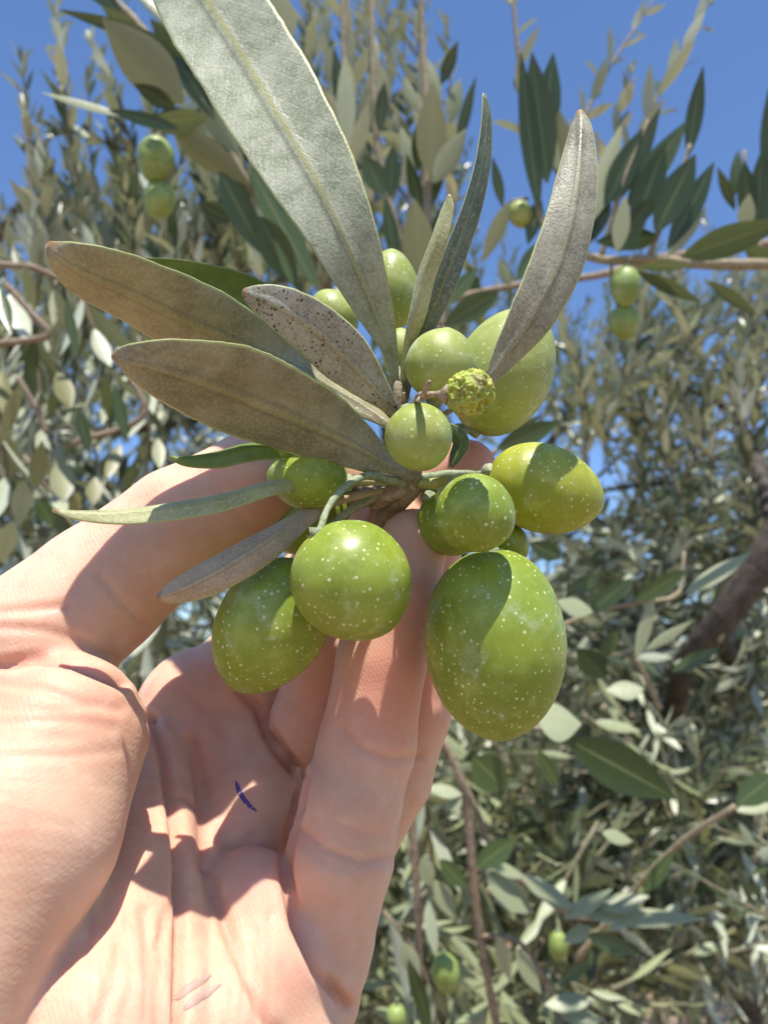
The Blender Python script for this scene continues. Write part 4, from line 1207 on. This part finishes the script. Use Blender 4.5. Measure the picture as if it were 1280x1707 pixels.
# left tree: tall upright silvery shoots, and the dense dark wall behind the thumb
LSH = [([(168, 470), (135, 330), (108, 150), (92, -30)], 620, 0.036, 0.0052, 0.015), ([(235, 450), (226, 270), (198, 185), (148, 55)], 660, 0.033, 0.0050, 0.014), ([(100, 440), (78, 335), (50, 235)], 640, 0.034, 0.0052, 0.014),
       ([(190, 440), (130, 350), (95, 295)], 680, 0.032, 0.005, 0.013), ([(172, 470), (162, 380), (150, 240), (148, 110)], 680, 0.036, 0.0055, 0.015), ([(255, 470), (205, 330), (185, 200)], 640, 0.036, 0.0056, 0.015),
       ([(310, 470), (285, 410), (262, 340), (250, 270)], 640, 0.038, 0.0058, 0.016), ([(350, 480), (330, 400), (310, 330)], 700, 0.038, 0.0058, 0.016), ([(60, 480), (25, 430), (-4, 375)], 640, 0.034, 0.005, 0.015), ([(210, 250), (140, 225), (80, 208)], 640, 0.026, 0.005, 0.012),
       ([(400, 480), (400, 400), (385, 340)], 720, 0.038, 0.0056, 0.016), ([(220, 130), (205, 60), (195, -30)], 640, 0.036, 0.0056, 0.015)]
for q in range(22):
    x = 40 + q * 23 + RNG.uniform(-12, 12); yt = (90 if q % 3 == 0 else 230 if q % 3 == 1 else 300) + RNG.uniform(-40, 50)
    LSH.append(([(x + RNG.uniform(20, 60), 480), (x + RNG.uniform(0, 30), 0.5 * (480 + yt)), (x, yt)], 600 + 18 * (q % 7), 0.036, 0.0046, 0.012))
g = tk(-600, 1900)
tree('olive tree on the left with upright silvery shoots against the sky', ground_at(-600, 1.9),
     [[(g[0], g[1], g[2], 80), (-560, 1500, 1700, 70), (-300, 900, 1500, 55), (-100, 650, 1300, 35)]],
     [[(-100, 650, 1300, 28), (60, 560, 1200, 14), (200, 500, 1100, 9), (330, 480, 1050, 6)], [(-100, 650, 1300, 22), (100, 720, 1250, 12), (330, 700, 1250, 8)], [(-100, 650, 1300, 20), (-30, 450, 1100, 10), (60, 300, 950, 6)]],
     [(60, 380, 420, 500, 700, 1000, 40, 0.15, 0, 22, 0.042, 0.0062, 0.015, 0), (230, 200, 480, 400, 700, 1000, 14, 0.15, 0, 25, 0.040, 0.006, 0.015, 0), (-200, 430, 420, 640, 900, 1600, 90, 0.24, 0, 55, 0.045, 0.0055, 0.015, 0),
      (-300, 560, 470, 1200, 700, 1700, 190, 0.26, 180, 80, 0.05, 0.0065, 0.017, 0.3), (420, 60, 560, 420, 700, 900, 4, 0.16, 0, 20, 0.040, 0.006, 0.015, 0)], mat='foliage_silver', shoots=LSH)
# middle tree behind the twig
g = tk(760, 2600)
tree('olive tree straight behind the hand, only its upright tips showing over the olives', ground_at(760, 2.6),
     [[(g[0], g[1], g[2], 50), (740, 1400, 2550, 42), (700, 1000, 2400, 34), (650, 700, 2100, 20)]],
     [[(700, 1000, 2400, 20), (560, 700, 1900, 10), (500, 520, 1500, 7)], [(700, 1000, 2400, 18), (900, 760, 1900, 9), (980, 640, 1500, 6)]],
     [(430, 330, 840, 560, 800, 1300, 24, 0.18, 0, 30, 0.044, 0.006, 0.016, 0), (420, 500, 950, 900, 1100, 2000, 60, 0.24, 0, 60, 0.045, 0.0055, 0.016, 0), (480, 0, 660, 300, 750, 1000, 5, 0.16, 0, 18, 0.040, 0.006, 0.015, 0)])
# right tree: silvery outer shoots and dense interior, dark limb
g = tk(1250, 2500)
tree('olive tree on the right with a dark slanting limb and dense silvery crown', ground_at(1250, 2.5),
     [[(g[0], g[1], g[2], 36), (1240, 1640, 2300, 26), (1180, 1400, 1700, 26), (1120, 1190, 950, 19), (1190, 1055, 780, 23), (1300, 895, 760, 28), (1440, 720, 760, 28)]],
     [[(1190, 1050, 800, 14), (1250, 1150, 1350, 18), (1330, 1250, 1400, 18)], [(1300, 895, 780, 16), (1230, 700, 1150, 8), (1120, 640, 1100, 5), (960, 620, 1100, 4)], [(1330, 760, 1250, 12), (1230, 810, 1200, 7), (1100, 805, 1150, 5), (930, 830, 1150, 4)],
      [(1120, 1180, 1400, 14), (1040, 1000, 1500, 8), (960, 900, 1500, 5)], [(1150, 1330, 1500, 12), (1000, 1400, 1600, 8), (850, 1400, 1600, 6)], [(1150, 1330, 1600, 14), (1240, 1450, 1500, 10), (1330, 1500, 1400, 9)]],
     [(930, 570, 1300, 700, 800, 1200, 30, 0.14, 0, 30, 0.040, 0.0060, 0.014, 0), (1060, 480, 1330, 620, 800, 1200, 34, 0.16, 10, 35, 0.040, 0.0060, 0.014, 0), (930, 660, 1330, 860, 900, 1700, 46, 0.20, 0, 80, 0.036, 0.0052, 0.015, 0.1),
      (900, 850, 1330, 1120, 900, 2000, 150, 0.22, 0, 110, 0.040, 0.0068, 0.015, 0.1), (1000, 1080, 1360, 1680, 700, 1300, 70, 0.22, 100, 120, 0.042, 0.0058, 0.015, 0.2), (640, 1080, 1400, 1480, 900, 2200, 220, 0.26, 90, 120, 0.045, 0.0065, 0.017, 0.2),
      (1100, 720, 1330, 900, 1000, 1700, 26, 0.2, 0, 110, 0.036, 0.006, 0.015, 0.1)], mat='foliage_silver')
# lower right dense tree / suckers, then a far one
g = tk(1000, 3300)
tree('olive tree low behind the bright leaves, over the bare soil', ground_at(1000, 3.3),
     [[(g[0], g[1], g[2], 30), (1010, 1450, 3100, 26), (960, 1200, 3000, 20), (900, 1000, 2900, 12)]],
     [[(1010, 1450, 3100, 14), (850, 1380, 2600, 8), (740, 1300, 2300, 6)], [(1010, 1450, 3100, 14), (1150, 1420, 2600, 8), (1250, 1380, 2300, 6)]],
     [(560, 1280, 1250, 1560, 700, 1700, 110, 0.26, 60, 110, 0.05, 0.0068, 0.018, 0.3), (560, 1480, 900, 1780, 650, 1500, 60, 0.26, 150, 80, 0.05, 0.0068, 0.018, 0.3), (900, 1480, 1300, 1660, 900, 1900, 60, 0.24, 150, 90, 0.05, 0.0065, 0.018, 0.3),
      (500, 960, 1400, 1500, 2300, 3600, 240, 0.5, 0, 150, 0.07, 0.010, 0.03, 0.1)])
g = tk(300, 4200)
tree('olive tree far on the left, filling the gaps behind the near crown', ground_at(300, 4.2),
     [[(g[0], g[1], g[2], 30), (290, 1250, 4000, 24), (250, 1000, 3900, 18), (200, 760, 3800, 10)]],
     [[(250, 1000, 3900, 10), (100, 800, 3500, 5), (0, 700, 3400, 4)]],
     [(-300, 640, 480, 1500, 2200, 4200, 200, 0.5, 0, 150, 0.07, 0.010, 0.03, 0.1)])

# ------------------------------------------------------------------ GROUND
def mat_ground():
    t = MT('dry_soil')
    obj = t.n('ShaderNodeTexCoord').outputs['Object']
    n1 = t.noise(1.6, 6, obj, 0.6)
    col = t.mix(t.mrange(n1, 0.35, 0.65), (0.23, 0.15, 0.09), (0.42, 0.31, 0.20))
    col = t.mix(t.math('MULTIPLY', t.mrange(t.noise(28, 5, obj, 0.7), 0.5, 0.65), 0.6), col, (0.50, 0.39, 0.27))
    vo = t.n('ShaderNodeTexVoronoi', feature='F1'); vo.inputs['Scale'].default_value = 22
    t.l(obj, vo.inputs['Vector'])
    col = t.mix(t.mrange(vo.outputs['Distance'], 0.12, 0.25, 0.6, 0.0), col, (0.14, 0.10, 0.06))
    nb = t.bump(t.noise(35, 6, obj, 0.7), 0.8, 0.03)
    return t.done(t.prin(col, 0.9, 0.2, nb))


n = 90
gx = np.sign(np.linspace(-1, 1, n)) * np.abs(np.linspace(-1, 1, n)) ** 3 * 300
GX, GY = np.meshgrid(gx, gx, indexing='ij')
GZ = np.array([[0.05 * noise.noise(Vector((x * 0.8, y * 0.8, 0))) for y in gx] for x in gx])
V = np.stack([GX, GY, GZ - 0.03], -1).reshape(-1, 3)
F = [(i * n + j, (i + 1) * n + j, (i + 1) * n + j + 1, i * n + j + 1) for i in range(n - 1) for j in range(n - 1)]
gr = link('ground', mesh('ground', V, F, [mat_ground()]))
gr['kind'] = 'structure'
print('leaf faces', sum(len(o.data.polygons) for o in bpy.data.objects if o.type == 'MESH'))
